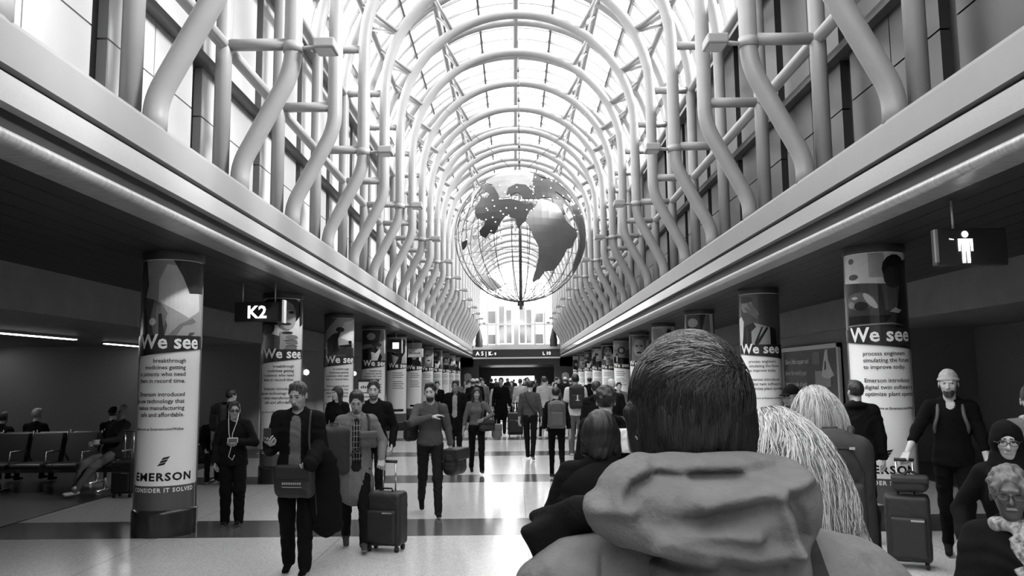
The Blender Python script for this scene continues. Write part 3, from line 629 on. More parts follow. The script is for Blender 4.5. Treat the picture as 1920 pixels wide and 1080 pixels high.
# ------------------------------------------------------------------ organic shapes: signed distance fields meshed with surface nets
F32 = np.float32
def V(*a): return np.array(a if len(a) > 1 else a[0], dtype=float)
def unit(v): return v / (np.linalg.norm(v) + 1e-9)
def rot(ax, an):
    return np.array(Matrix.Rotation(an, 3, ax))
class S:
    def __init__(s, vox, k=.02): s.o = []; s.vox = vox; s.k = k
    def cap(s, a, b, ra, rb=None, k=None, m=0, mode='+', fl=None):
        a = V(*a) if not isinstance(a, np.ndarray) else a; b = V(*b) if not isinstance(b, np.ndarray) else b
        rb = ra if rb is None else rb; r = max(ra, rb)
        s.o.append(('c', np.minimum(a, b) - r, np.maximum(a, b) + r, (a, b, ra, rb, fl), s.k if k is None else k, m, mode)); return s
    def ell(s, c, r, R=None, k=None, m=0, mode='+'):
        c = np.asarray(c, float); r = np.asarray(r, float); R = np.eye(3) if R is None else R; e = np.abs(R) @ r
        s.o.append(('e', c - e, c + e, (c, r, R), s.k if k is None else k, m, mode)); return s
    def box(s, c, h, rd=.01, R=None, k=None, m=0, mode='+'):
        c = np.asarray(c, float); h = np.asarray(h, float); R = np.eye(3) if R is None else R; e = np.abs(R) @ h
        s.o.append(('b', c - e, c + e, (c, h, R, rd), s.k if k is None else k, m, mode)); return s
    def arrays(s, disp=None):
        add = [o for o in s.o if o[6] == '+']; vx = s.vox
        lo = np.min([o[1] for o in add], 0) - 3 * vx - .02; hi = np.max([o[2] for o in add], 0) + 3 * vx + .02
        n = np.ceil((hi - lo) / vx).astype(int) + 1
        ax = [(lo[i] + vx * np.arange(n[i])).astype(F32) for i in range(3)]
        PAD = F32(.12); D = np.full(n, PAD, F32); M = np.zeros(n, np.int8)
        for t, a, b, P, k, m, mode in s.o:
            e = (k if mode != 'p' else 0) + 2.5 * vx
            i0 = np.maximum(0, np.floor((a - e - lo) / vx).astype(int)); i1 = np.minimum(n, np.ceil((b + e - lo) / vx).astype(int) + 1)
            if np.any(i1 <= i0): continue
            sl = tuple(slice(i0[i], i1[i]) for i in range(3))
            X = ax[0][sl[0]][:, None, None]; Y = ax[1][sl[1]][None, :, None]; Z = ax[2][sl[2]][None, None, :]
            if t == 'c':
                p0, p1, ra, rb, fl = P; X = X - F32(p0[0]); Y = Y - F32(p0[1]); Z = Z - F32(p0[2]); d = p1 - p0
                f = 1.0
                if fl is not None:
                    nn, f = fl; g = (X * F32(nn[0]) + Y * F32(nn[1]) + Z * F32(nn[2])) * F32(1 / f - 1)
                    X = X + g * F32(nn[0]); Y = Y + g * F32(nn[1]); Z = Z + g * F32(nn[2]); d = d + nn * d.dot(nn) * (1 / f - 1)
                L = float(d.dot(d)) + 1e-12; q = np.clip((X * F32(d[0]) + Y * F32(d[1]) + Z * F32(d[2])) / F32(L), 0, 1)
                dd = np.sqrt((X - q * F32(d[0]))**2 + (Y - q * F32(d[1]))**2 + (Z - q * F32(d[2]))**2) - (F32(ra) + q * F32(rb - ra))
                if f < 1: dd = dd * F32(f)
            else:
                c, r, R = P[0], P[1], P[2]; X = X - F32(c[0]); Y = Y - F32(c[1]); Z = Z - F32(c[2])
                q = [X * F32(R[0, i]) + Y * F32(R[1, i]) + Z * F32(R[2, i]) for i in range(3)]
                if t == 'e':
                    k0 = np.sqrt(sum((q[i] / F32(r[i]))**2 for i in range(3))); k1 = np.sqrt(sum((q[i] / F32(r[i]**2))**2 for i in range(3))) + F32(1e-6)
                    dd = k0 * (k0 - 1) / k1
                else:
                    rd = P[3]; w_ = [np.abs(q[i]) - F32(r[i] - rd) for i in range(3)]
                    dd = np.sqrt(sum(np.maximum(a_, 0)**2 for a_ in w_)) + np.minimum(np.maximum(np.maximum(w_[0], w_[1]), w_[2]), 0) - F32(rd)
            Ds = D[sl]
            if mode == 'p': M[sl][dd < 0] = m; continue
            if mode == '+':
                M[sl][dd < Ds] = m; k = max(k, 1e-5); h = np.clip(.5 + .5 * (Ds - dd) / F32(k), 0, 1)
                D[sl] = Ds * (1 - h) + dd * h - F32(k) * h * (1 - h)
            else:
                k = max(k, 1e-5); h = np.clip(.5 - .5 * (Ds + dd) / F32(k), 0, 1)
                D[sl] = Ds * (1 - h) - dd * h + F32(k) * h * (1 - h)
        if disp is not None: D += disp(ax[0][:, None, None], ax[1][None, :, None], ax[2][None, None, :]).astype(F32)
        sg = D < 0; N = n - 1; cnt = np.zeros(N, np.int8); 
        for i in (0, 1):
            for j in (0, 1):
                for l in (0, 1): cnt += sg[i:i+N[0], j:j+N[1], l:l+N[2]]
        act = (cnt > 0) & (cnt < 8); I = np.argwhere(act); idx = np.full(N, -1, np.int64); idx[act] = np.arange(len(I))
        acc = np.zeros((len(I), 3)); c_ = np.zeros(len(I))
        for a_ in range(3):
            o1, o2 = [x for x in range(3) if x != a_]
            for u in (0, 1):
                for w2 in (0, 1):
                    A = I.copy(); A[:, o1] += u; A[:, o2] += w2; B = A.copy(); B[:, a_] += 1
                    da = D[A[:, 0], A[:, 1], A[:, 2]]; db = D[B[:, 0], B[:, 1], B[:, 2]]; cr = (da < 0) != (db < 0)
                    tt = np.where(cr, da / np.where(cr, da - db, 1), 0); pos = (A - I).astype(float); pos[:, a_] += tt
                    acc[cr] += pos[cr]; c_ += cr
        Vt = lo + (I + acc / c_[:, None]) * vx
        fs = []
        for a_ in range(3):
            o1, o2 = [(1, 2), (2, 0), (0, 1)][a_]
            s0 = [slice(None)] * 3; s1 = [slice(None)] * 3; s0[a_] = slice(0, -1); s1[a_] = slice(1, None)
            ch = sg[tuple(s0)] != sg[tuple(s1)]; E = np.argwhere(ch)
            E = E[(E[:, o1] > 0) & (E[:, o2] > 0) & (E[:, o1] < N[o1]) & (E[:, o2] < N[o2])]
            def g(d1, d2):
                Q = E.copy(); Q[:, o1] -= d1; Q[:, o2] -= d2; return idx[Q[:, 0], Q[:, 1], Q[:, 2]]
            q = np.stack([g(1, 1), g(0, 1), g(0, 0), g(1, 0)], 1); ins = sg[E[:, 0], E[:, 1], E[:, 2]]
            q[~ins] = q[~ins][:, ::-1]; fs.append(q)
        Fc = np.concatenate(fs); Fc = Fc[(Fc >= 0).all(1)]
        mi = M[I[:, 0], I[:, 1], I[:, 2]]; return Vt, Fc, mi[Fc[:, 0]]
def np_mesh(name, parts):
    vs, fs, ms = [], [], []; b = 0
    for v, f, m in parts: vs.append(v); fs.append(f + b); ms.append(m); b += len(v)
    v = np.concatenate(vs); f = np.concatenate(fs); m = np.concatenate(ms)
    me = bpy.data.meshes.new(name); me.vertices.add(len(v)); me.vertices.foreach_set('co', v.astype(F32).ravel())
    me.loops.add(f.size); me.loops.foreach_set('vertex_index', f.astype(np.int32).ravel())
    me.polygons.add(len(f)); me.polygons.foreach_set('loop_start', np.arange(0, f.size, 4, dtype=np.int32)); me.polygons.foreach_set('loop_total', np.full(len(f), 4, np.int32))
    me.polygons.foreach_set('material_index', m.astype(np.int32)); me.polygons.foreach_set('use_smooth', np.ones(len(f), bool))
    me.update(calc_edges=True); me.validate(); return me
def folds(amp, f=1.0, seed=0.0):
    """soft cloth wrinkles"""
    def fn(x, y, z):
        u = x * 9 * f + 1.7 * np.sin(z * 13 * f + seed) + seed; v = z * 21 * f + 2.2 * np.sin(x * 11 * f + y * 7 + seed * 2)
        return amp * (np.sin(u * 1.3 + y * 6) * np.sin(v) + .5 * np.sin(v * 1.9 + u * 2.3 + y * 17))
    return fn
def strandy(amp, f=1.0):
    def fn(x, y, z): return amp * np.sin(x * 190 * f + 8 * np.sin(z * 9) + y * 60) + amp * .7 * np.sin(y * 170 * f + x * 90 + 5 * np.sin(z * 13))
    return fn

M_SKIN = {k: mat('skin_' + k, g, .5, noise=.05, nscale=20) for k, g in (('pale', .40), ('mid', .28), ('tan', .17), ('dark', .05))}
M_EYE = mat('eye_dark', .015, .2); M_LIP = mat('lip', .16, .5); M_SOLE = mat('shoe_sole', .3, .6)
def hairm(g): return mat('hair_%03d' % int(g * 1000), g * (.6 if g < .1 else 1), .42, noise=.45, nscale=14, stretch=(9, 9, 1.2), bump=.4, bscale=40)
def cloth(g): return mat('cloth_%03d' % int(g * 1000), g * (.28 if g < .06 else .85), .9, noise=.10, nscale=40, bump=.25, bscale=160, spec=.12)

def add_head(q, c, R, s, mi):
    """mi: dict skin, hair, eye, lip indices; opts beard"""
    P = lambda x, y, z: c + R @ V(x, y, z) * s
    q.ell(P(0, .012, .03), V(.077, .097, .095) * s, R, k=.02 * s); q.ell(P(0, -.022, -.03), V(.060, .074, .086) * s, R, k=.03 * s)
    q.ell(P(0, -.045, -.092), V(.036, .040, .030) * s, R, k=.03 * s)
    q.cap(P(-.030, -.086, .026), P(.030, -.086, .026), .010 * s, k=.016 * s)
    q.cap(P(0, -.094, .004), P(0, -.110, -.030), .008 * s, .0125 * s, k=.010 * s); q.ell(P(-.013, -.098, -.034), V(.008, .010, .008) * s, R, k=.006 * s); q.ell(P(.013, -.098, -.034), V(.008, .010, .008) * s, R, k=.006 * s)
    for g in (-1, 1):
        q.ell(P(g * .038, -.068, -.022), V(.018, .018, .016) * s, R, k=.02 * s)
        q.ell(P(g * .031, -.098, .006), V(.017, .011, .010) * s, R, k=.010 * s, mode='-')
        q.ell(P(g * .031, -.080, .004), V(.0125, .0125, .0115) * s, R, k=.002)
        q.ell(P(g * .079, .012, -.006), V(.009, .019, .032) * s, R @ rot('X', -.15), k=.008 * s)
    q.cap(P(-.019, -.092, -.062), P(.019, -.092, -.062), .0075 * s, k=.008 * s)
def paint_head(q, c, R, s, mi, beard=None, brow=True, glasses=False):
    P = lambda x, y, z: c + R @ V(x, y, z) * s
    if beard:
        if beard == 'full': q.ell(P(0, -.06, -.09), V(.062, .064, .042) * s, R, m=mi['beard'], mode='p')
        else: q.ell(P(0, -.10, -.095), V(.032, .05, .026) * s, R, m=mi['beard'], mode='p')
        if beard == 'full':
            for g in (-1, 1): q.ell(P(g * .066, -.01, -.05), V(.02, .035, .055) * s, R, m=mi['beard'], mode='p')
        q.cap(P(-.022, -.105, -.052), P(.022, -.105, -.052), .007 * s, m=mi['beard'], mode='p')
    for g in (-1, 1):
        q.ell(P(g * .031, -.092, .004), V(.0135, .02, .0045) * s, R, m=mi['eye'], mode='p')
        if brow: q.cap(P(g * .016, -.1, .026), P(g * .047, -.088, .027), .0062 * s, m=mi['brow'], mode='p')
        q.ell(P(g * .0075, -.105, -.043), V(.004, .012, .003) * s, R, m=mi['eye'], mode='p')
    q.ell(P(0, -.1, -.063), V(.022, .02, .0058) * s, R, m=mi['lip'], mode='p')

def add_hand(q, w_, d, n, sg, curl, s=1.0, thumb=.5):
    d = unit(d); n = unit(n - d * n.dot(d)); t = np.cross(d, n) * sg; t = unit(t)
    if not hasattr(curl, '__len__'): curl = [curl * f for f in (.85, 1, 1.05, 1.15)]
    q.cap(w_ - d * .03 * s, w_ + d * .015 * s, .026 * s, .024 * s, k=.015, fl=(n, .72))
    for j in range(4):
        o = (1.5 - j) * .0205 * s; kn = w_ + d * (.092 - abs(j - 1) * .004) * s + t * o
        q.cap(w_ + d * .012 * s + t * o * .75, kn, .0135 * s, .0112 * s, k=.012)
        p = kn; L = (.070, .078, .072, .056)[j] * s; an = 0; rr = .0093
        for i, fr_ in enumerate((.42, .32, .26)):
            an += curl[j] * (1.0, 1.1, .8)[i]; dd = d * math.cos(an) + n * math.sin(an) + t * (1.5 - j) * .05
            p2 = p + unit(dd) * L * fr_; q.cap(p, p2, rr * s, (rr - .0008) * s, k=.003); p = p2; rr -= .0008
    b = w_ + t * .022 * s + d * .022 * s; p1 = b + unit(t * .75 + d * .75 + n * (.25 + .4 * thumb)) * .045 * s
    p2 = p1 + unit(t * (.35 - .5 * thumb) + d * .9 + n * (.2 + .8 * thumb)) * .034 * s; p3 = p2 + unit(t * (.1 - .5 * thumb) + d * .9 + n * (.2 + .6 * thumb)) * .026 * s
    q.cap(b, p1, .0145 * s, .0115 * s, k=.014); q.cap(p1, p2, .0112 * s, .010 * s, k=.004); q.cap(p2, p3, .010 * s, .008 * s, k=.003)

def ik(a, t, l1, l2, hint):
    v = t - a; L = min(np.linalg.norm(v), (l1 + l2) * .995); v = unit(v); x = (l1*l1 - l2*l2 + L*L) / (2*L); h = math.sqrt(max(1e-6, l1*l1 - x*x))
    hn = unit(hint - v * hint.dot(v)); return a + v * x + hn * h, a + v * L

def person(label, loc, rz=0.0, h=1.72, vox=.012, legs=(8, 10, -8, 12), splay=.0, lean=0.0, hands=None, curl=(.45, .45), palm=None,
           head=(0, 0), skin='pale', hair='short', hg=.03, beard=None, bg=None, top=.03, hem=.86, sleeve=1.0, thick=1.0, open_=None, trous=.03, wide=1.0,
           shoes=.02, female=False, glasses=False, group=None, scarf=None, hood=False, skirt=0.0, cuts=(), hwave=0, shirt_hem=None, custom=False, fine_hand=True, twist=0.0, kind='jacket', elbow=None, hairlen=.2, seed=0.0, plaid=False):
    s = h / 1.75
    root = thing('person', label, 'person', loc, rz, group)
    # --- legs by forward kinematics, then drop the figure onto the floor
    J = {}; lowest = 9; hipz = .93
    for i, g in ((0, 1), (1, -1)):
        a, b = R_(legs[2*i]), R_(legs[2*i+1]); hp = V(g * .088, 0, hipz); kn = hp + .43 * V(g * splay, -math.sin(a), -math.cos(a)); an = kn + .41 * V(g * splay * .3, -math.sin(a - b), -math.cos(a - b))
        J[g] = [hp, kn, an, a - b]; fd = unit(V(0, -math.cos(min(0, a - b) * .9), math.sin(min(0, a - b) * .9) * 1.0)); J[g].append(fd)
        toe = an + fd * .17 + V(0, 0, -.045); lowest = min(lowest, an[2] - .075, toe[2] - .03)
    dz = -lowest
    for g in J: J[g][:3] = [p + V(0, 0, dz) for p in J[g][:3]]
    ph = hipz + dz; pel = V(0, 0, ph)
    RL = rot('X', R_(lean)) @ rot('Z', R_(twist)); T = lambda x, y, z: (pel + RL @ V(x, y, z - .93)) * s     # upper body points
    wd = .92 if female else 1.0
    sh = {g: V(g * .168 * wd, .005, 1.405) for g in (1, -1)}
    hc = T(0, -.035 - .0, 1.615); RH = RL @ rot('Z', R_(head[0])) @ rot('X', R_(head[1])); hs = s * (.96 if female else 1.0)
    HT = hands or {}; arms = {}
    for g in (1, -1):
        tgt = HT.get(g, (g * .26, -.06, .84)); S0 = T(*sh[g]); t_ = T(*tgt); hint = RL @ V(*((elbow or {}).get(g, (g * .55, .8, -.25))))
        e, w_ = ik(S0, t_, .285 * s, .255 * s, hint); arms[g] = (S0, e, w_)
    mi = dict(skin=0, eye=1, lip=2, brow=3, beard=4)
    mats = [M_SKIN[skin], M_EYE, M_LIP, hairm(hg), hairm(bg if bg is not None else hg)]
    # --- body: one continuous surface
    q = S(vox, .03)
    q.ell(T(0, .0, 1.28), V(.14 * wd, .09, .2) * s, RL); q.cap(T(0, .0, 1.15), T(0, 0, .98), .115 * s, .125 * s, fl=(RL @ V(0, 1, 0), .7))
    q.cap(T(.12, 0, 1.40), T(-.12, 0, 1.40), .045 * s); q.cap(T(.10, 0.01, 1.42), T(0, .015, 1.47), .03 * s); q.cap(T(-.10, 0.01, 1.42), T(0, .015, 1.47), .03 * s)
    q.cap(T(0, .01, 1.40), hc + RH @ V(0, .022, -.06) * s, .058 * s * (.9 if female else 1), .052 * s * (.88 if female else 1), k=.03)
    for g in (1, -1):
        a0, e, w_ = arms[g]; q.cap(a0, e, .046 * s * wd, .038 * s * wd); q.cap(e, w_, .038 * s * wd, .026 * s * wd)
        hp, kn, an = [p * s for p in J[g][:3]]; q.cap(hp, kn, .075 * s, .05 * s); q.cap(kn, an, .048 * s, .034 * s)
    parts = []
    if vox < .012:                                      # the head is meshed finer than the rest of the body
        parts.append(q.arrays()); q = S(.0042, .03); q.cap(hc + RH @ V(0, .022, -.06) * s, T(0, .012, 1.47), .050 * s * (.88 if female else 1), .052 * s * (.9 if female else 1), k=.03)
    add_head(q, hc, RH, hs, mi); paint_head(q, hc, RH, hs, mi, beard, True); parts.append(q.arrays())
    hw = {}
    for g in (1, -1):
        a0, e, w_ = arms[g]; d = unit(w_ - e); n = RL @ V(-g * 1.0, .1, .0) if not palm or g not in palm else RL @ V(*palm[g])
        hq = S(.0045 if fine_hand else max(.007, vox * .6), .008)
        add_hand(hq, w_, d, n, g, curl[0 if g == 1 else 1], s * (.92 if female else 1.0)); parts.append(hq.arrays()); hw[g] = w_ + d * .085 * s
    me = np_mesh('body', parts); link('body', me, root, mats)
    # --- trousers
    q = S(vox, .035); q.ell(T(0, .005, .96), V(.150, .112, .12) * s, RL)
    for g in (1, -1):
        hp, kn, an = [p * s for p in J[g][:3]]; q.cap(hp, kn, .088 * s * (.5 + .5 * wide), .062 * s * wide); q.cap(kn, an - (kn - an) * .04, .060 * s * wide, .050 * s * wide)
    if skirt: q.cap(T(0, 0, .98), T(0, .0, .98 - skirt), .13 * s, .19 * s, fl=(V(0, 1, 0), .75))
    link('trousers', np_mesh('trousers', [q.arrays(folds(.004, 1.3, seed))]), root, [cloth(trous)])
    for g in (1, -1):
        an = J[g][2] * s; fd = J[g][4]; up = unit(V(0, 0, 1) - fd * fd[2]); q = S(min(vox, .012), .02)
        he = an - fd * .035 * s - up * .038 * s; to = an + fd * .155 * s - up * .045 * s
        q.cap(he, to, .040 * s, .033 * s, fl=(up, .8)); q.cap(an - up * .01, an + V(0, 0, .03), .042 * s, k=.03)
        Rf = np.stack([unit(np.cross(fd, up)), fd, up], 1); q.box(an + fd * .06 * s - up * .135 * s, (.08, .2, .06), .001, Rf, k=.002, mode='-')
        q.box(an + fd * .055 * s - up * .068 * s, (.05, .17, .010), .001, Rf, m=1, mode='p')
        link('shoe', np_mesh('shoe', [q.arrays()]), root, [cloth(shoes), M_SOLE])
    Mw = Matrix.Translation(loc) @ Matrix.Rotation(rz, 4, 'Z')
    W_ = lambda p: V(*(Mw @ Vector(p)))
    res = dict(root=root, hand={g: W_(hw[g]) for g in hw}, wrist={g: W_(arms[g][2]) for g in (1, -1)}, sh={g: W_(arms[g][0]) for g in (1, -1)}, T=lambda x, y, z: W_(T(x, y, z)), rz=rz, s=s, head=W_(hc), elbow={g: W_(arms[g][1]) for g in (1, -1)}, RH=RH, M=Mw)
    if custom: return res
    # --- top garment
    tk = thick; q = S(vox, .04); fy = RL @ V(0, 1, 0)
    q.ell(T(0, .0, 1.27), V(.158 * wd + .012 * tk, .108 + .012 * tk, .215) * s, RL)
    q.cap(T(.125 * wd, .005, 1.395), T(-.125 * wd, .005, 1.395), (.050 + .008 * tk) * s)
    for g in (1, -1): q.cap(T(g * .13 * wd, .005, 1.40), T(g * .045, .015, 1.465), (.040 + .006 * tk) * s, (.036 + .004 * tk) * s, k=.03)
    q.cap(T(0, 0, 1.15), T(0, 0, min(1.0, hem + .06)) if hem < 1.1 else T(0, 0, 1.06), .135 * s * (wd if not female else .9) + .01 * tk, .15 * s + .01 * tk, fl=(fy, .72))
    if hem < .95: q.cap(T(0, 0, .98), T(0, .01, hem + .05), .15 * s + .012 * tk, (.155 + max(0, .9 - hem) * .10) * s + .012 * tk, fl=(fy, .72))
    if female: 
        for g in (1, -1): q.ell(T(g * .07, -.085, 1.27), V(.062, .055, .06) * s, RL, k=.04)
    for g in (1, -1):
        a0, e, w_ = arms[g]; q.cap(a0, e if sleeve > .5 else a0 + (e - a0) * .75, (.056 + .008 * tk) * s * wd, (.046 + .008 * tk) * s * wd, k=.04)
        if sleeve > .5:
            e2 = e + (w_ - e) * min(1, (sleeve - .5) * 2) * .97; q.cap(e, e2, (.045 + .008 * tk) * s * wd, (.034 + .007 * tk) * s * wd, k=.02)
    # collar
    q.cap(T(0, .015, 1.44), T(0, .0, 1.475), .066 * s, .062 * s, k=.03)
    if hood:
        for an_ in range(-5, 6):
            b_ = R_(an_ * 24); q.ell(T(.085 * math.sin(b_), .03 + .085 * math.cos(b_), 1.455 + .02 * math.cos(b_)), V(.035, .035, .03) * s, RL, k=.03)
    q.box(T(0, 0, hem - .1), (.4, .4, .1 * s), .001, RL, k=.004, mode='-') if hem > .75 and not HT.get('nocut') else None
    q.cap(T(0, -.03, 1.50), T(0, -.045, 1.56), .056 * s, .06 * s, k=.006, mode='-')
    gm = [cloth(top)]
    if open_ is not None:
        gm.append(cloth(open_)); w0 = .045
        q.cap(T(0, -.13, 1.42), T(0, -.14, max(hem, shirt_hem or 1.0)), w0 * s, w0 * 1.25 * s, m=1, mode='p')
        for g in (1, -1): q.cap(T(g * .055, -.10, 1.43), T(g * .075, -.125, hem + .02), .012 * s, .014 * s, k=.008)
    if open_ is None and kind == 'vneck':
        gm.append(M_SKIN[skin]); q.ell(T(0, -.10, 1.43), V(.04, .07, .055) * s, RL, m=1, mode='p')
    dsp = folds(.003 + .0008 * tk, 1.1, seed)
    o = link(kind if kind != 'vneck' else 'shirt', np_mesh(kind, [q.arrays(dsp)]), root, gm)
    # --- hair or headwear
    P = lambda x, y, z: hc + RH @ V(x, y, z) * hs; vh = min(vox, .011); q = S(vh, .02); nm = 'hair'; hm = [hairm(hg)]; dsp = strandy(.0018)
    face = lambda zz=.0: (q.ell(P(0, -.105, -.035 + zz), V(.068, .078, .090) * hs, RH, k=.012, mode='-'), q.ell(P(0, -.118, .036 + zz), V(.060, .060, .050) * hs, RH, k=.012, mode='-') if hair in ('short', 'curly', 'grey') else None)
    if hair in ('short', 'grey'):
        q.ell(P(0, .015, .036), V(.083, .103, .099) * hs, RH); q.cap(P(-.03, -.05, .105), P(.03, -.05, .108), .026 * hs)
        face(); q.box(P(0, -.03, -.155), V(.2, .2, .09) * hs, .02, RH, k=.02, mode='-')
    elif hair == 'bun':
        q.ell(P(0, .015, .036), V(.082, .102, .098) * hs, RH); q.ell(P(0, .10, .06), V(.04, .035, .04) * hs, RH); face(); q.box(P(0, -.03, -.15), V(.2, .2, .09) * hs, .02, RH, k=.02, mode='-')
    elif hair in ('long', 'bob'):
        L = hairlen
        q.ell(P(0, .02, .034), V(.09, .108, .104) * hs, RH); q.cap(P(0, .05, -.02), P(0, .075, -L), .088 * hs, .06 * hs, k=.04, fl=(RH @ V(0, 1, 0), .7))
        for g in (1, -1): q.cap(P(g * .072, .0, .0), P(g * .082, .01, -L), .034 * hs, .03 * hs, k=.03)
        q.ell(P(0, -.115, -.045), V(.062, .085, .1) * hs, RH, k=.012, mode='-'); q.cap(P(0, -.02, -.06), P(0, -.05, -.3), .056 * hs, .06 * hs, k=.01, mode='-')
    elif hair == 'curly':
        q.ell(P(0, .015, .036), V(.09, .108, .104) * hs, RH)
        rr = random.Random(5)
        for i in range(60):
            a_ = rr.uniform(0, 2*PI); b_ = rr.uniform(-.1, 1.4); q.ell(P(.085 * math.cos(b_) * math.cos(a_), .015 + .105 * math.cos(b_) * math.sin(a_), .035 + .1 * math.sin(b_)), V(.02, .02, .018) * hs, RH, k=.006)
        face(-.005); q.box(P(0, -.03, -.15), V(.2, .2, .09) * hs, .02, RH, k=.02, mode='-')
    elif hair in ('beanie', 'cap'):
        nm = 'beanie' if hair == 'beanie' else 'baseball_cap'; hm = [cloth(hg)]; dsp = folds(.0015, 3)
        q.ell(P(0, .012, .045), V(.085, .104, .1) * hs, RH); q.box(P(0, 0, -.06), V(.2, .2, .1) * hs, .001, RH, k=.004, mode='-')
        if hair == 'beanie':
            for a_ in range(16):
                b_ = a_ * PI / 8; q.cap(P(.083 * math.cos(b_), .012 + .100 * math.sin(b_), .045), P(.083 * math.cos(b_ + .4), .012 + .100 * math.sin(b_ + .4), .045), .013 * hs, k=.008)
        else: q.ell(P(0, -.12, .048), V(.06, .055, .008) * hs, RH, k=.006)
    elif hair == 'hijab':
        nm = 'headscarf'; hm = [cloth(hg)]; dsp = folds(.003, 1.5)
        q.ell(P(0, .02, .03), V(.096, .118, .115) * hs, RH); q.cap(P(0, .02, -.05), P(0, .0, -.22), .09 * hs, .15 * hs, k=.05, fl=(RH @ V(0, 1, 0), .8))
        q.ell(P(0, -.115, -.025), V(.056, .085, .078) * hs, RH, k=.01, mode='-')
    if hair != 'bald': link(nm, np_mesh(nm, [q.arrays(dsp)]), root, hm)
    if hair == 'cap' or hair == 'beanie':
        q = S(vh, .01); q.ell(P(0, .015, .025), V(.0795, .0995, .08) * hs, RH); face(.01); q.box(P(0, -.03, -.13), V(.2, .2, .09) * hs, .01, RH, k=.01, mode='-'); q.box(P(0, 0, .16), V(.2, .2, .12) * hs, .001, RH, k=.001, mode='-')
        link('hair', np_mesh('hair', [q.arrays()]), root, [hairm(.03)])
    if glasses:
        q = MB(); gm_ = [M_DARK]
        for g in (1, -1):
            cc = P(g * .033, -.108, .002)
            if glasses == 'sun':
                ring = [cc + RH @ V(.028 * math.cos(a_), 0, .019 * math.sin(a_)) * hs for a_ in [2*PI*i/14 for i in range(14)]]
                q.add(ring + [p + RH @ V(0, .006, 0) for p in ring], [tuple(range(14)), tuple(range(27, 13, -1))] + [(i, (i+1) % 14, 14+(i+1) % 14, 14+i) for i in range(14)])
            else: q.tube([cc + RH @ V(.027 * math.cos(a_), 0, .019 * math.sin(a_)) * hs for a_ in [2*PI*i/16 for i in range(16)]], .0022, 5, closed=True)
            q.tube([P(g * .06, -.106, .006), P(g * .083, -.04, .006), P(g * .085, .01, .0)], .0025 if glasses != 'sun' else .004, 5)
        q.tube([P(-.008, -.112, .005), P(.008, -.112, .005)], .0025, 5)
        q.obj('sunglasses' if glasses == 'sun' else 'glasses', gm_, root)
    if scarf is not None:
        q = S(vh, .02)
        for i in range(14):
            a_, b_ = 2*PI*i/14, 2*PI*(i+1)/14; q.cap(T(.075 * math.cos(a_), .0 + .07 * math.sin(a_), 1.465 - .012 * math.sin(a_ * 1)), T(.075 * math.cos(b_), .0 + .07 * math.sin(b_), 1.465 - .012 * math.sin(b_)), .028 * s)
        q.cap(T(.03, -.10, 1.42), T(.05, -.145, 1.2), .035 * s, .04 * s, fl=(RL @ V(0, 1, 0), .5))
        link('scarf', np_mesh('scarf', [q.arrays(folds(.004, 2))]), root, [mat('patterned_scarf', scarf, .8, noise=.8, nscale=60)])
    return res

# ------------------------------------------------------------------ luggage
def soft(name, build, vox, m, parent, disp=None):
    q = S(vox, .02); build(q); return link(name, np_mesh(name, [q.arrays(disp)]), parent, m if isinstance(m, list) else [m])
def strap(name, pts, r, m, parent, flat=None):
    q = MB(); P = [Vector(p) for p in pts]; out = []
    for i in range(len(P) - 1):                        # smooth the line
        p0, p1, p2, p3 = P[max(i-1, 0)], P[i], P[i+1], P[min(i+2, len(P)-1)]
        for j in range(5):
            t = j / 5; out.append(.5 * ((2*p1) + (p2-p0)*t + (2*p0-5*p1+4*p2-p3)*t*t + (3*p1-p0-3*p2+p3)*t**3))
    out.append(P[-1]); q.tube(out, r, 6); return q.obj(name, [m], parent)
M_BAG = mat('black_nylon', .008, .6, bump=.2, bscale=300); M_STRAP = mat('strap_webbing', .010, .7)
def suitcase(label, loc, rz=0, w=.40, h=.56, d=.24, top=.98, g=.014, wheels=True):
    t = thing('suitcase', label, 'suitcase', loc, rz); m = mat('luggage_%03d' % int(g * 1000), g * .6, .55, bump=.15, bscale=250)
    soft('shell', lambda q: q.box((0, 0, .06 + h/2), (w/2, d/2, h/2), .045), .012, m, t, folds(.002, 1))
    soft('front_pocket', lambda q: q.box((0, -d/2 - .01, .06 + h * .38), (w/2 - .04, .03, h * .3), .025), .01, m, t)
    q = MB(); q.tube([(-.07, d/2 - .05, .06 + h), (-.07, d/2 - .05, top)], .009, 8); q.tube([(.07, d/2 - .05, .06 + h), (.07, d/2 - .05, top)], .009, 8); q.obj('telescopic_handle', [M_CHR], t)
    q = MB(); q.tube([(-.085, d/2 - .05, top), (.085, d/2 - .05, top)], .016, 8); q.obj('grip', [M_BAG], t)
    q = MB(); q.tube([(-.07, 0, .055 + h), (-.06, 0, .09 + h), (.06, 0, .09 + h), (.07, 0, .055 + h)], .01, 6); q.obj('carry_handle', [M_BAG], t)
    q = MB(); q.box((.02, -d/2 - .042, .06 + h * .62), (.13, -d/2 - .038, .06 + h * .65)); q.obj('badge', [M_CHR], t)
    for x in (-w/2 + .05, w/2 - .05):
        for y in (-d/2 + .04, d/2 - .04):
            q = MB(); q.tube([(x - .015, y, .03), (x + .015, y, .03)], .03, 12); q.obj('wheel', [M_BAG], t)
    return t
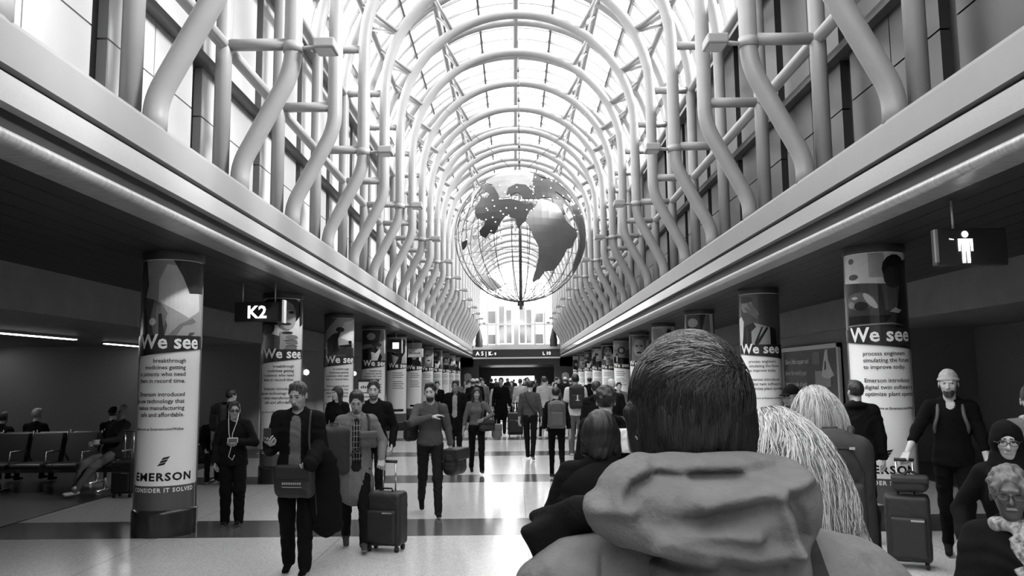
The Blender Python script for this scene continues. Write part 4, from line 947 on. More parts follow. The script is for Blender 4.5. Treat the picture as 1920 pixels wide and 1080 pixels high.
def backpack(label, c, rz=0, w=.30, h=.46, d=.17, g=.014, tilt=0, mark=False, straps=True):
    """c: middle of the side lying on the back; the pack hangs behind (+y of its own frame before turning)"""
    t = thing('backpack', label, 'backpack', c, rz); m = mat('pack_%03d' % int(g * 1000), g * (.5 if g < .05 else 1), .7, bump=.2, bscale=250, noise=.1)
    def bd(q):
        q.box((0, d/2, 0), (w/2, d/2, h/2), .06); q.ell((0, d/2 + .01, h * .30), (w * .47, d * .5, h * .26))
    soft('main_bag', bd, .012, m, t, folds(.003, 1.2))
    soft('front_pocket', lambda q: q.box((0, d + .005, -h * .14), (w * .36, .03, h * .26), .028), .01, m, t, folds(.002, 2))
    q = MB(); q.tube([(-.035, d * .3, h/2 - .01), (-.03, d * .3, h/2 + .03), (.03, d * .3, h/2 + .03), (.035, d * .3, h/2 - .01)], .007, 6); q.obj('grab_handle', [M_STRAP], t)
    q = MB(); q.tube([(x, d + .008, z) for x, z in ((-w*.33, -h*.05), (-w*.36, h*.2), (-w*.2, h*.4), (w*.2, h*.4), (w*.36, h*.2), (w*.33, -h*.05))], .0035, 5); q.obj('zip', [M_STRAP], t)
    if straps:
        for sg in (-1, 1):
            strap('shoulder_strap', [(sg * w * .26, .02, h * .42), (sg * (w * .26 + .02), -.05, h * .5 + .02), (sg * (w * .26 + .03), -.17, h * .45), (sg * (w * .26 + .04), -.245, h * .2), (sg * (w * .26 + .07), -.21, -h * .1), (sg * (w * .26 + .02), -.03, -h * .38)], .017, m, t)
    if mark: 
        q = MB(); q.box((-.012, d + .034, -h*.1), (.012, d + .04, h * .1)); q.box((-.04, d + .034, -h*.14), (.04, d + .04, -h * .11)); q.obj('white_mark', [M_WHITE], t)
    return t
def bag(label, c, rz=0, w=.34, h=.26, d=.12, g=.014, straps=(), cat='bag', vox=.01, name='shoulder_bag', rd=.05, extra=None):
    t = thing(name, label, cat, c, rz); m = mat('bag_%03d' % int(g * 1000), g * (.5 if g < .05 else 1), .6, bump=.2, bscale=250)
    soft('bag_body', lambda q: q.box((0, 0, 0), (w/2, d/2, h/2), rd), vox, m, t, folds(.004, 1.4))
    soft('flap', lambda q: q.box((0, -d*.1, h*.3), (w*.49, d*.52, h*.22), .02), vox, m, t)
    Mi = (Matrix.Translation(c) @ Matrix.Rotation(rz, 4, 'Z')).inverted()
    for pts in straps: strap('carry_strap', [tuple(Mi @ Vector(tuple(p))) for p in pts], .012, M_STRAP, t)
    if extra: extra(t)
    return t
def W2L(root_M, me): me.transform(root_M.inverted()); return me
def worldpart(name, P, q, m, disp=None):
    me = np_mesh(name, [q.arrays(disp)]); W2L(P['M'], me); return link(name, me, P['root'], m if isinstance(m, list) else [m])

# ------------------------------------------------------------------ travellers coming towards the camera (left side)
A = person('short person in dark glasses and puffy dark jacket with white earphone wires', (-3.62, 10.15, 0), R_(8), 1.52, .009, legs=(6, 8, 0, 4), splay=.02, head=(14, 4),
           glasses='sun', hands={1: (.10, -.22, 1.18), -1: (-.24, -.05, .90)}, elbow={1: (.9, .5, -.4)}, hem=.84, top=.022, thick=2.2, wide=1.35, trous=.018, hood=True, hg=.03, skin='mid')
q = MB(); T = A['T']
q.tube([T(.07, -.06, 1.58), T(.06, -.16, 1.45), T(.01, -.17, 1.30), T(.0, -.18, 1.12), T(-.03, -.2, .98), T(.02, -.2, .93), T(.05, -.19, 1.0)], .005, 6); q.tube([T(-.07, -.06, 1.58), T(-.05, -.16, 1.48), T(-.04, -.17, 1.30), T(.0, -.18, 1.12)], .005, 6)
tag(q.obj('earphone_wire', [M_WHITE]), 'white earphone wires hanging down a dark jacket, short person in dark glasses', 'earphones')
t = thing('white_phone', 'white phone in the hand of the short person in dark glasses', 'phone', tuple(A['hand'][1]), R_(20))
boxobj('case', (-.06, -.02, -.012), (.06, .02, .05), M_WHITE, t, .006); boxobj('screen', (-.052, -.022, -.006), (.052, -.0205, .044), GREY[2], t)
B = person('dark hooded person with a backpack, half hidden behind the short person', (-5.05, 14.0, 0), PI * .8, 1.62, .014, hair='short', hood=True, top=.02, thick=2.0, trous=.02)
backpack('black backpack on the dark hooded person behind the short one', tuple(B['T'](0, .13, 1.22)), B['rz'], g=.012)

C = person('big man with a goatee in a dark open jacket looking down at a phone', (-2.13, 7.55, 0), R_(4), 1.75, .0075, legs=(10, 14, -6, 10), splay=.01, head=(-12, 16), beard='goatee', bg=.05, hg=.06,
           hands={-1: (-.20, -.30, 1.20), 1: (.17, -.24, 1.02)}, elbow={-1: (-.25, .6, -.8), 1: (.35, .6, -.6)}, curl=(.7, .75), palm={-1: (.5, 0, .8), 1: (-.2, 0, .9)}, open_=.12, hem=.76, top=.016, thick=2.3, trous=.016, wide=1.2, shoes=.012, skin='mid')
H = C['hand'][-1]; t = thing('mobile_phone', 'black mobile phone in the hand of the man with the goatee', 'phone', (H[0], H[1] - .01, H[2] + .035), R_(-10))
o = boxobj('case', (-.035, -.008, -.03), (.035, .004, .085), M_DARK, t, .006); o = boxobj('screen', (-.031, .004, -.025), (.031, .0055, .08), GREY[2], t)
sh1 = C['sh'][1]; h1 = C['hand'][1]
def lb(t):
    q = MB()
    for i in range(9): q.box((-.09 + i * .02, -.069, -.02), (-.076 + i * .02, -.067, 0))
    q.box((-.09, -.069, -.045), (.09, -.067, -.038)); q.obj('lettering', [mat('grey_thread', .25, .6)], t)
    q = MB(); q.tube([(-.17, -.02, .10), (0, -.03, .13), (.17, -.02, .16)], .006, 6); q.obj('light_piping', [M_BEAM], t)
fx = C['T'](.03, -.26, .92)
bag('dark laptop bag with a light zip hanging at the front of the big man', (fx[0], fx[1], .87), R_(-8), .36, .28, .11, straps=[[(fx[0] + .16, fx[1] + .02, .98), C['T'](.14, -.2, 1.2), C['T'](.13, -.1, 1.44), C['T'](.11, .05, 1.47)]], name='laptop_bag', extra=lb)
bp = C['T'](.32, .02, 1.12); backpack('bulky black backpack slung at the side of the big man', (bp[0] + .03, bp[1] + .0, 1.10), R_(30), .30, .46, .2, straps=False)
t = thing('draped_coat', 'long black coat draped over the forearm of the big man', 'coat', (0, 0, 0))
e = C['elbow'][1]; q = S(.012, .04)
q.cap(V(e) + V(-.02, -.02, .03), V(h1) + V(.02, 0, .03), .075, .07, k=.05)
q.cap(V(e[0] + .04, e[1] - .1, 1.06), V(e[0] + .06, e[1] - .06, .48), .10, .13, fl=(V(0, 1, 0), .4)); q.cap(V(e[0] + .1, e[1] - .08, 1.0), V(e[0] + .17, e[1] - .04, .44), .05, .035, fl=(V(0, 1, 0), .6)); q.cap(V(e[0] - .08, e[1] - .1, 1.0), V(e[0] - .03, e[1] - .08, .56), .05, .05)
me = np_mesh('cloth', [q.arrays(folds(.0045, .8, 2))]); link('cloth', me, t, [cloth(.014)])
q = MB(); q.tube([(e[0] - .03, e[1] - .19, 1.02), (e[0] + .0, e[1] - .16, .56)], .006, 5); q.obj('hem_seam', [M_STRAP], t)

D_ = person('young man in a light grey coat and checked shirt, looking down', (-1.80, 8.62, 0), R_(14), 1.66, .008, legs=(16, 12, -12, 14), head=(-8, 24), hands={1: (.27, -.12, .98), -1: (-.22, -.12, 1.0)}, palm={1: (-.1, .1, -1)}, curl=(1.1, .5),
           top=.17, open_=.05, hem=.62, thick=1.4, trous=.022, skin='mid', beard='goatee', hg=.02, bg=.1, shoes=.06, shirt_hem=.9)
T = D_['T']; q = MB()
for i in range(7): q.tube([T(-.045, -.158, 1.36 - i * .06), T(.045, -.158, 1.36 - i * .06)], .004, 4)
for x in (-.03, 0, .03): q.tube([T(x, -.16, 1.40), T(x, -.165, .98)], .004, 4)
me = q.mesh('check_pattern'); W2L(D_['M'], me); link('check_pattern', me, D_['root'], [M_BEAM])
h = D_['hand'][1]
suitcase('black wheeled suitcase pulled by the young man in the light coat', (-1.47, 8.60, 0), R_(-14), .40, .54, .25, top=max(.9, h[2]))
bag('grey crossbody bag on the chest of the young man in the light coat', tuple(T(.12, -.19, 1.20)), R_(20), .2, .18, .07, .05, straps=[[T(.13, -.16, 1.3), T(.13, -.09, 1.45), T(.1, .04, 1.46)], [T(.05, -.17, 1.12), T(-.1, -.16, 1.02), T(-.17, 0, .98)]])

E_ = person('smiling man with short fair beard in a dark jacket, behind the wheeled suitcase', (-1.95, 10.55, 0), R_(2), 1.75, .009, legs=(8, 8, -6, 10), head=(2, 4), beard='full', bg=.10, hg=.06, top=.02, trous=.03, thick=1.5, hem=.88, hood=False, hands={1: (.25, -.1, .92), -1: (-.25, -.1, .92)})
F_ = person('woman with long dark hair behind two walking men', (-3.05, 13.4, 0), R_(-15), 1.66, .012, hair='long', female=True, hg=.012, top=.02, head=(-20, 0), hairlen=.2)
G_ = person('bearded man in a grey pullover holding one arm across his chest', (-1.24, 10.75, 0), R_(10), 1.76, .0085, legs=(18, 6, -14, 30), head=(-16, 6), beard='full', bg=.035, hg=.025, top=.085, trous=.05, thick=.8, hem=.92, kind='jumper', shoes=.03,
            hands={-1: (.0, -.22, 1.30), 1: (.27, -.02, .88)}, elbow={-1: (-1, .1, -.2)}, palm={-1: (0, .1, -1)}, curl=(.9, .25))
h = G_['hand'][1]
bag('black duffel bag carried low by the man in the grey pullover', (h[0] + .04, h[1], .68), R_(70), .42, .34, .22, straps=[[(h[0], h[1] - .15, .8), (h[0], h[1] - .02, h[2]), (h[0], h[1] + .02, h[2]), (h[0], h[1] + .15, .8)]], name='duffel_bag', rd=.09)
h = G_['T'](-.26, .0, 1.1)
bag('dark bag under the bent arm of the man in the grey pullover', (h[0] - .0, h[1] + .08, 1.08), R_(30), .2, .26, .14, straps=[[(h[0], h[1] + .08, 1.2), G_['T'](-.17, .05, 1.44), (h[0] - .02, h[1] - .02, 1.2)]], rd=.06)
strap('backpack_strap', [tuple(G_['T'](.1, .1, 1.42)), tuple(G_['T'](.12, .0, 1.475)), tuple(G_['T'](.12, -.12, 1.38)), tuple(G_['T'](.14, -.13, 1.25)), tuple(G_['T'](.18, -.05, 1.12))], .016, M_STRAP, None)
tag(bpy.data.objects['backpack_strap'], 'dark strap over the shoulder of the man in the grey pullover', 'strap')
I_ = person('woman with long dark hair in a grey top walking towards the camera', (-.84, 15.2, 0), R_(8), 1.60, .011, legs=(14, 4, -12, 16), female=True, hair='long', hg=.02, top=.11, trous=.015, thick=.6, hem=.98, kind='jumper', shoes=.02, skin='mid',
            hands={1: (.12, -.2, 1.1), -1: (-.28, -.04, .86)}, elbow={1: (1, .2, -.3)}, hairlen=.24)
h = I_['T'](.2, -.12, .98)
bag('dark handbag with a strap on the woman in the grey top', tuple(h), R_(10), .3, .22, .12, .02, straps=[[(h[0] - .1, h[1], h[2] + .1), I_['T'](.1, -.12, 1.3), I_['T'](.12, .0, 1.45), (h[0] + .12, h[1], h[2] + .1)]], name='handbag')
bag('pale patterned bag behind the handbag of the woman in the grey top', (h[0] + .18, h[1] + .1, .78), R_(10), .2, .26, .1, .12, name='tote_bag')
K_ = person('heavy-set man in a black coat left of the woman in the grey top', (-1.38, 17.2, 0), R_(-5), 1.72, .014, top=.012, trous=.015, thick=2.6, hem=.7, hg=.02, open_=.3, skin='tan')
L_ = person('tall man in a long black coat alone in the middle of the hall', (-.55, 25.3, 0), 0, 1.78, .016, top=.01, trous=.012, thick=2.0, hem=.6, hg=.03, legs=(8, 4, -6, 10), skin='mid')
suitcase('black suitcase beside the tall man in the long black coat', (-.12, 24.6, 0), 0, .46, .66, .28, top=1.0)

# ------------------------------------------------------------------ travellers walking away (right of centre)
M1 = person('man in a grey jacket seen from behind with a dark sling strap', (.20, 17.6, 0), PI - .2, 1.70, .012, legs=(12, 2, -8, 14), top=.07, trous=.02, thick=1.3, hem=.95, hg=.02, head=(20, 10))
T = M1['T']; strap('sling_strap', [tuple(T(.12, -.1, 1.43)), tuple(T(.1, .06, 1.48)), tuple(T(.02, .155, 1.3)), tuple(T(-.1, .15, 1.1)), tuple(T(-.2, .08, .95))], .016, M_STRAP, None)
tag(bpy.data.objects['sling_strap'], 'dark sling strap across the back of the grey jacket', 'strap')
M2 = person('small person in black leggings seen from behind, wearing a grey backpack', (.60, 14.2, 0), PI, 1.62, .011, legs=(14, 4, -10, 26), top=.015, trous=.01, thick=1.2, hem=.95, hair='short', hg=.015, wide=.85, shoes=.05, female=True)
backpack('grey backpack on the small person in black leggings', tuple(M2['T'](0, .125, 1.22)), PI, .31, .46, .16, g=.07)
M3 = person('man in a white shirt and jeans seen from behind', (1.22, 17.9, 0), PI + .05, 1.84, .012, legs=(10, 2, -10, 12), top=.62, trous=.12, thick=1.0, hem=.88, hg=.012, wide=1.15, shoes=.5, sleeve=.5, skin='mid', kind='shirt')
backpack('black backpack with a white upright mark on the man in the white shirt', tuple(M3['T'](0, .12, 1.26)), PI + .05, .33, .5, .16, g=.012, mark=True)
M4 = person('dark-clothed person right of the man in the white shirt', (1.22, 13.3, 0), PI - .1, 1.70, .013, top=.02, trous=.02, thick=1.8, hg=.02, hood=True)
M5 = person('person with dark tousled hair and black jacket, left of the big foreground head', (.66, 6.9, 0), PI, 1.68, .010, top=.014, trous=.02, thick=2.2, hg=.012, hair='curly', hood=True, legs=(6, 2, -6, 8))
h = M5['T'](-.2, .12, 1.28); bag('white bag on the shoulder of the person with dark tousled hair', tuple(h), PI + .2, .22, .2, .1, .62, straps=[[(h[0], h[1], h[2] + .1), M5['T'](-.13, .05, 1.48), M5['T'](-.13, -.1, 1.4)]])
M6 = person('person with a pale bald head beyond the dark tousled hair', (1.62, 14.6, 0), PI, 1.74, .014, hair='bald', skin='pale', top=.02, trous=.02)
N1 = person('short person in a loose black short-sleeved shirt just ahead of the hooded man', (.31, 4.05, 0), PI - .15, 1.60, .008, top=.011, trous=.02, thick=1.8, sleeve=.5, hem=.80, hair='bob', hairlen=.09, hg=.01, hands={1: (.34, -.1, .92), -1: (-.33, -.32, 1.16)}, elbow={-1: (-1, .3, .2)}, skin='pale', kind='shirt', wide=1.1)
q = S(.009, .05); T = N1['T']
for g in (1, -1): q.cap(T(g * .10, .02, 1.30), T(g * .17, .05, .92), .12, .13)
q.cap(T(0, .06, 1.34), T(0, .1, .92), .13, .15); worldpart('shirt_back', N1, q, cloth(.011), folds(.006, 1.2, 1))

# ------------------------------------------------------------------ right side
P1 = person('man in a pale knitted beanie and dark V-neck shirt facing the camera', (4.08, 7.85, 0), R_(-27), 1.80, .0075, legs=(14, 4, -10, 16), hair='beanie', hg=.42, beard='full', bg=.05, top=.011, trous=.012, thick=1.1, kind='vneck', sleeve=.72, hem=.86, shoes=.03,
            hands={-1: (-.40, -.30, .95), 1: (.28, -.16, .87)}, palm={-1: (.1, .1, -1), 1: (-.6, .6, 0)}, curl=(.5, 1.1), head=(-4, 2))
backpack('backpack behind the man in the beanie, only its grey straps showing', tuple(P1['T'](0, .13, 1.24)), P1['rz'], .28, .44, .16, g=.07)
h = P1['hand'][-1]
sc = suitcase('large black suitcase held by the man in the beanie', (h[0] - .04, h[1] - .08, 0), R_(-24), .38, .60, .26, top=h[2])
bag('dark soft bag strapped on top of the large black suitcase', (h[0] - .03, h[1] - .14, .76), R_(-24), .32, .15, .18, .03, rd=.07, straps=[[(h[0] - .12, h[1] - .14, .80), (h[0] - .02, h[1] - .12, .87), (h[0] + .08, h[1] - .14, .82)]], name='travel_bag')
P2 = person('young woman in glasses and a black headscarf at the right edge', (2.62, 4.55, 0), R_(-30), 1.50, .008, hair='hijab', hg=.012, female=True, glasses=True, top=.012, thick=1.6, trous=.02, skin='mid', hem=.7, hands={-1: (-.28, -.18, 1.0), 1: (.2, -.2, 1.0)}, palm={-1: (0, .1, -1)}, curl=(.6, .9), head=(4, 4))
P3 = person('older woman with curly grey hair and glasses seated in a wheelchair', (2.06, 3.62, 0), R_(-36), 1.60, .008, legs=(80, 80, 78, 78), hair='curly', hg=.10, female=True, glasses=True, top=.014, thick=2.4, trous=.03, skin='dark', hands={1: (.14, -.34, 1.02), -1: (-.16, -.34, 1.02)}, scarf=.25, head=(8, 0), curl=(.8, .8), palm={1: (0, 0, -1), -1: (0, 0, -1)})
wc = thing('wheelchair', 'wheelchair with chrome tubes under the older woman, bottom right corner', 'wheelchair', (2.06, 3.62, 0), R_(-36))
boxobj('seat', (-.22, -.30, .37), (.22, .2, .41), M_SEAT, wc, .01); boxobj('backrest', (-.22, .20, .42), (.22, .23, .85), M_SEAT, wc, .01)
for sg in (-1, 1):
    q = MB(); q.tube([(sg * .27, .05 + .3 * math.cos(a_), .3 + .3 * math.sin(a_)) for a_ in [2*PI*i/32 for i in range(32)]], .014, 8, closed=True); w_o = q.obj('wheel', [M_SEAT], wc)
    q = MB(); q.tube([(sg * .295, .05 + .26 * math.cos(a_), .3 + .26 * math.sin(a_)) for a_ in [2*PI*i/32 for i in range(32)]], .008, 6, closed=True); q.obj('hand_rim', [M_CHR], w_o)
    q = MB()
    for i in range(12): q.tube([(sg * .27, .05, .3), (sg * .27, .05 + .29 * math.cos(i * PI / 6), .3 + .29 * math.sin(i * PI / 6))], .002, 4)
    q.obj('spokes', [M_CHR], w_o)
    q = MB(); q.tube([(sg * .24, .24, .1), (sg * .24, .24, .9), (sg * .24, .36, .92)], .013, 8); q.tube([(sg * .24, -.3, .2), (sg * .24, -.3, .62), (sg * .24, .22, .62)], .013, 8); q.tube([(sg * .24, -.34, .39), (sg * .24, .24, .39)], .013, 8); q.tube([(sg * .22, -.3, .39), (sg * .2, -.46, .12)], .012, 8); q.obj('side_frame', [M_CHR], wc)
    boxobj('footrest', (sg * .12 - .07, -.58, .085), (sg * .12 + .07, -.42, .1), M_CHR, wc); q = MB(); q.tube([(sg * .24 - .015, -.32, .07), (sg * .24 + .015, -.32, .07)], .07, 14); q.obj('caster', [M_SEAT], wc)
P3['root'].location.z = .09
P4 = person('person in glasses cut by the right picture edge, patterned collar', (3.80, 6.15, 0), R_(-32), 1.68, .009, hg=.02, glasses=True, skin='pale', top=.12, thick=1.2, scarf=.2)
P5 = person('man in a dark cap looking aside in front of the copper poster', (2.72, 8.3, 0), R_(-40), 1.66, .009, hair='cap', hg=.012, top=.014, thick=1.5, skin='tan', head=(-10, 8), beard='goatee', bg=.03)
P6 = person('dark-haired person in a dark padded jacket seen from behind, beside the poster column', (3.62, 8.9, 0), PI - .3, 1.70, .010, hair='short', hg=.03, top=.02, thick=2.6, hood=True, head=(20, -4))

# ------------------------------------------------------------------ people seated in the left bay
def seated(label, x, y, rz, h=1.65, **k):
    P = person(label, (x, y, 0), rz, h, .014, legs=(84, 84, 80, 78), fine_hand=False, **k); P['root'].location.z = .02; return P
seated('grey-haired person seated with their back to the camera, head above the black seats', -8.55, 14.28, PI, hg=.3, top=.02, hair='short', hands={1: (.14, -.3, 1.0), -1: (-.14, -.3, 1.0)})
seated('dark-haired person seated with their back to the camera at the left edge', -9.15, 14.28, PI, 1.58, hg=.02, top=.03, hands={1: (.14, -.3, 1.0), -1: (-.14, -.3, 1.0)})
seated('person in a dark knitted hat seated with their back to the camera', -7.2, 14.28, PI, 1.66, hair='beanie', hg=.015, top=.015, hands={1: (.14, -.3, 1.0), -1: (-.14, -.3, 1.0)})
P = person('person dozing with legs stretched out on the dark seats beside the first left column', (-6.62, 13.1, 0), R_(-28), 1.72, .012, legs=(62, 22, 70, 50), lean=-18, hair='bald', skin='tan', top=.02, trous=.06, shoes=.35, hands={1: (.1, -.3, 1.05), -1: (-.1, -.3, 1.02)}, head=(10, 22), thick=1.5, fine_hand=False)
P['root'].location.z = .03
bench('short black seat pair right of the first left column', (-5.75, 14.6, .001), 0, 2)
seated('person in dark clothes with a pale sleeve seated right of the first left column', -5.5, 14.5, R_(20), 1.55, top=.02, hg=.015, hands={1: (.14, -.3, 1.0), -1: (-.14, -.3, 1.0)}, open_=.4)
suitcase('small carry-on with bright twin handle tubes beside the dozing person', (-6.15, 12.65, 0), R_(-6), .36, .5, .24, top=1.0)

# ------------------------------------------------------------------ the far crowd
kinds = [
 ('distant traveller in a black coat walking towards the camera', 0, dict(top=.012, trous=.012, thick=1.8, hem=.7, hg=.02)),
 ('distant traveller in a dark jacket walking away', PI, dict(top=.02, trous=.02, thick=1.6, hg=.015)),
 ('distant woman with long hair walking towards the camera', 0, dict(top=.06, trous=.015, female=True, hair='long', hg=.03)),
 ('distant traveller in a pale jacket walking away', PI, dict(top=.45, trous=.03, thick=1.4, hg=.05)),
 ('distant traveller in a grey jacket walking towards the camera', 0, dict(top=.14, trous=.03, thick=1.4, hg=.03)),
 ('distant traveller with a white cap walking away', PI, dict(top=.03, trous=.03, hair='cap', hg=.6)),
]
rc = random.Random(11); protos = []
for lab, rz, kw in kinds:
    protos.append(person(lab, (0, 0, 0), rz, 1.72, .02, legs=(14, 6, -12, 18), fine_hand=False, group=lab + 's' if not lab.endswith('away') and not lab.endswith('camera') else 'crowd: ' + lab, **kw)['root'])
spots = []; tries = 0
while len(spots) < 46 and tries < 5000:
    tries += 1; y = 19 + 39 * rc.random() ** .8; x = rc.uniform(-2.9, 2.9)
    if x < .2 and y < 26 and x > -1.9: continue
    if min([math.hypot(x - a, (y - b)) for a, b in spots] + [9]) < .85: continue
    if min(math.hypot(x - a, y - b) for a, b in ((-.55, 25.3), (-.12, 24.6), (-1.38, 17.2), (.2, 17.6), (1.22, 17.9))) < 1.0: continue
    spots.append((x, y))
for i, (x, y) in enumerate(spots):
    j = i % len(protos); sc_ = rc.uniform(.93, 1.05); rz = kinds[j][1] + rc.uniform(-.3, .3)
    if i < len(protos): o = protos[j]; o.location = (x, y, 0); o.rotation_euler = (0, 0, rz)
    else: o = dup(protos[j], (x, y, 0), rz)
    o.scale = (sc_,) * 3

# ------------------------------------------------------------------ hair strands
def strand_obj(name, P, mats, C, RH, rad, n, seed, path, r=.0008, keep=None, pick=None):
    """tapering hair strands grown from an ellipsoid scalp (world space, then parented)"""
    rr = random.Random(seed); Vs, Fs, Ms = [], [], []; b = 0
    while n > 0:
        u = V(rr.gauss(0, 1), rr.gauss(0, 1), rr.gauss(0, 1)); u = unit(u)
        if keep and not keep(u): continue
        n -= 1; pts = path(u, rr); L = len(pts); pts = np.array(pts); T = np.gradient(pts, axis=0); T /= np.linalg.norm(T, axis=1)[:, None] + 1e-9
        a = np.cross(T, V(.3, .2, .93)); a /= np.linalg.norm(a, axis=1)[:, None] + 1e-9; c = np.cross(T, a)
        w_ = r * np.linspace(1.1, .35, L)[:, None]
        ring = np.stack([pts + a * w_, pts - a * w_ * .5 + c * w_ * .87, pts - a * w_ * .5 - c * w_ * .87], 1).reshape(-1, 3)
        i = np.arange(L - 1)[:, None] * 3; f = np.concatenate([np.stack([i[:, 0] + j, i[:, 0] + (j+1) % 3, i[:, 0] + 3 + (j+1) % 3, i[:, 0] + 3 + j], 1) for j in range(3)])
        Vs.append(ring); Fs.append(f + b); b += len(ring); Ms.append(np.full(len(f), pick(u, rr) if pick else 0))
    me = np_mesh(name, [(np.concatenate(Vs), np.concatenate(Fs), np.concatenate(Ms))]); W2L(P['M'], me); return link(name, me, P['root'], mats)

# ------------------------------------------------------------------ the man in front, seen from behind
FM = person('man with short dark hair in a hooded grey jacket, back filling the foreground', (.138, 1.14, 0), PI, 1.835, .0055, custom=True, skin='mid', hg=.02, hands={1: (.22, -.25, 1.0), -1: (-.22, -.25, 1.0)}, head=(8, 2), legs=(4, 2, -4, 4), shoes=.03, trous=.03)
c0 = V(.15, 1.14, 0); jm = cloth(.16); q = S(.0055, .045)
q.ell(V(.15, 1.15, 1.29), V(.205, .135, .25)); q.cap(V(.15, 1.16, 1.2), V(.15, 1.16, .9), .17, .18, fl=(V(0, 1, 0), .75))
q.cap(V(-.02, 1.14, 1.452), V(.33, 1.14, 1.452), .082)
for g in (-1, 1):
    q.cap(V(.155 + g * .15, 1.13, 1.475), V(.15 + g * .05, 1.12, 1.565), .062, .05); e = V(.155 + g * .255, 1.12, 1.20)
    q.cap(V(.155 + g * .192, 1.14, 1.448), e, .084, .066); q.cap(e, V(.15 + g * .2, 1.38, 1.12), .064, .05, k=.03)
q.box(V(.15, 1.1, .74), (.5, .5, .08), .001, mode='-', k=.004)
def creases(lines, gain=2.1, ymax=1.09):
    L = [(np.array(p), A, w_) for p, A, w_ in lines]
    def fn(x, y, z):
        out = np.zeros(np.broadcast(x, z).shape, F32)
        for p, A, w_ in L:
            best = None
            for a_, b_ in zip(p[:-1], p[1:]):
                d = b_ - a_; t = np.clip(((x - a_[0]) * d[0] + (z - a_[1]) * d[1]) / (d.dot(d) + 1e-9), 0, 1)
                dd = (x - a_[0] - t * d[0])**2 + (z - a_[1] - t * d[1])**2; best = dd if best is None else np.minimum(best, dd)
            out = out + gain * A * np.exp(-best / (w_ * w_))
        return out * (y < ymax)
    return fn
JS = creases([([(.008, 1.585), (.0, 1.52), (-.004, 1.4)], .004, .005), ([(-.12, 1.535), (-.07, 1.50), (-.05, 1.44)], .004, .005), ([(.33, 1.58), (.36, 1.50), (.37, 1.4)], .004, .006), ([(.05, 1.50), (.09, 1.44), (.1, 1.3)], -.005, .012)])
worldpart('jacket', FM, q, [jm], lambda x, y, z: folds(.004, .8, 3)(x, y, z) + folds(.001, 4, 1)(x, y, z) + JS(x, y, z))
jacket_me = bpy.data.objects['jacket'] if 'jacket' in bpy.data.objects else None
# seams of the shoulder yoke
# hood lying in folds over collar and back: grooves and ridges follow the cloth
edge_l = [(-.023, 1.596), (-.009, 1.585), (.013, 1.562), (.029, 1.546), (.057, 1.528), (.075, 1.520), (.11, 1.49), (.15, 1.46)]
edge_r = [(.268, 1.616), (.256, 1.592), (.250, 1.573), (.231, 1.546), (.207, 1.523), (.17, 1.47), (.15, 1.46)]
HC = creases([
 ([(.025, 1.619), (.034, 1.635), (.066, 1.648), (.098, 1.646), (.166, 1.644)], .0048, .006),
 ([(.010, 1.626), (.02, 1.645), (.05, 1.662)], -.005, .008),
 ([(.245, 1.644), (.207, 1.632), (.157, 1.624), (.111, 1.619)], -.009, .011),
 ([(.188, 1.621), (.143, 1.610), (.102, 1.598), (.066, 1.596), (.04, 1.606)], .010, .011),
 ([(-.015, 1.610), (.025, 1.612), (.066, 1.596), (.098, 1.589), (.166, 1.583)], -.008, .010),
 ([(.195, 1.623), (.207, 1.600), (.218, 1.562)], -.008, .010), ([(.213, 1.625), (.23, 1.60), (.238, 1.575)], .007, .010),
 ([(.218, 1.562), (.166, 1.557), (.11, 1.566), (.06, 1.577)], -.008, .012), ([(.205, 1.548), (.166, 1.540), (.13, 1.548)], .007, .010),
 ([(.029, 1.546), (.06, 1.548), (.098, 1.541), (.119, 1.539)], .008, .009), ([(.05, 1.566), (.08, 1.556), (.121, 1.548)], -.006, .008),
 ([(.09, 1.52), (.14, 1.53), (.19, 1.52)], -.005, .009), ([(.11, 1.645), (.16, 1.648), (.22, 1.652)], .004, .008)])
q = S(.0045, .028)
for i in range(24):
    a_ = 2*PI*i/24; b_ = 2*PI*(i+1)/24; f_ = lambda t: V(.137 + .100 * math.sin(t), 1.135 - .090 * math.cos(t), 1.610 + .022 * math.cos(t))
    q.cap(f_(a_), f_(b_), .029, k=.02)
q.ell(V(.122, 1.045, 1.605), V(.136, .085, .052)); q.ell(V(.155, 1.045, 1.545), V(.098, .08, .085)); q.ell(V(.175, 1.04, 1.50), V(.075, .07, .07))
q.cap(V(.05, 1.06, 1.605), V(.22, 1.06, 1.605), .058); q.cap(V(.0, 1.02, 1.602), V(.06, 1.01, 1.598), .020, .045); q.cap(V(.238, 1.03, 1.615), V(.19, 1.01, 1.605), .024, .046)
q.cap(V(.137, 1.14, 1.60), V(.137, 1.14, 1.75), .074, .086, k=.008, mode='-')
worldpart('hood', FM, q, [jm], lambda x, y, z: HC(x, y, z) + folds(.0014, 2.4, 5)(x, y, z) + folds(.0007, 6, 2)(x, y, z))
from mathutils.bvhtree import BVHTree
def surf_y(objs):
    trees = []
    for o in objs:
        m_ = o.data; MM = FM['M']; trees.append(BVHTree.FromPolygons([MM @ v.co for v in m_.vertices], [tuple(p.vertices) for p in m_.polygons]))
    def f(x, z):
        best = 9
        for t_ in trees:
            h_ = t_.ray_cast(Vector((x, -.5, z)), Vector((0, 1, 0)))
            if h_[0] is not None: best = min(best, h_[0].y)
        return best
    return f
fj = [o for o in FM['root'].children if o.name.startswith('jacket') or o.name.startswith('hood')]; sy = surf_y([o for o in fj if o.name.startswith('jacket')])
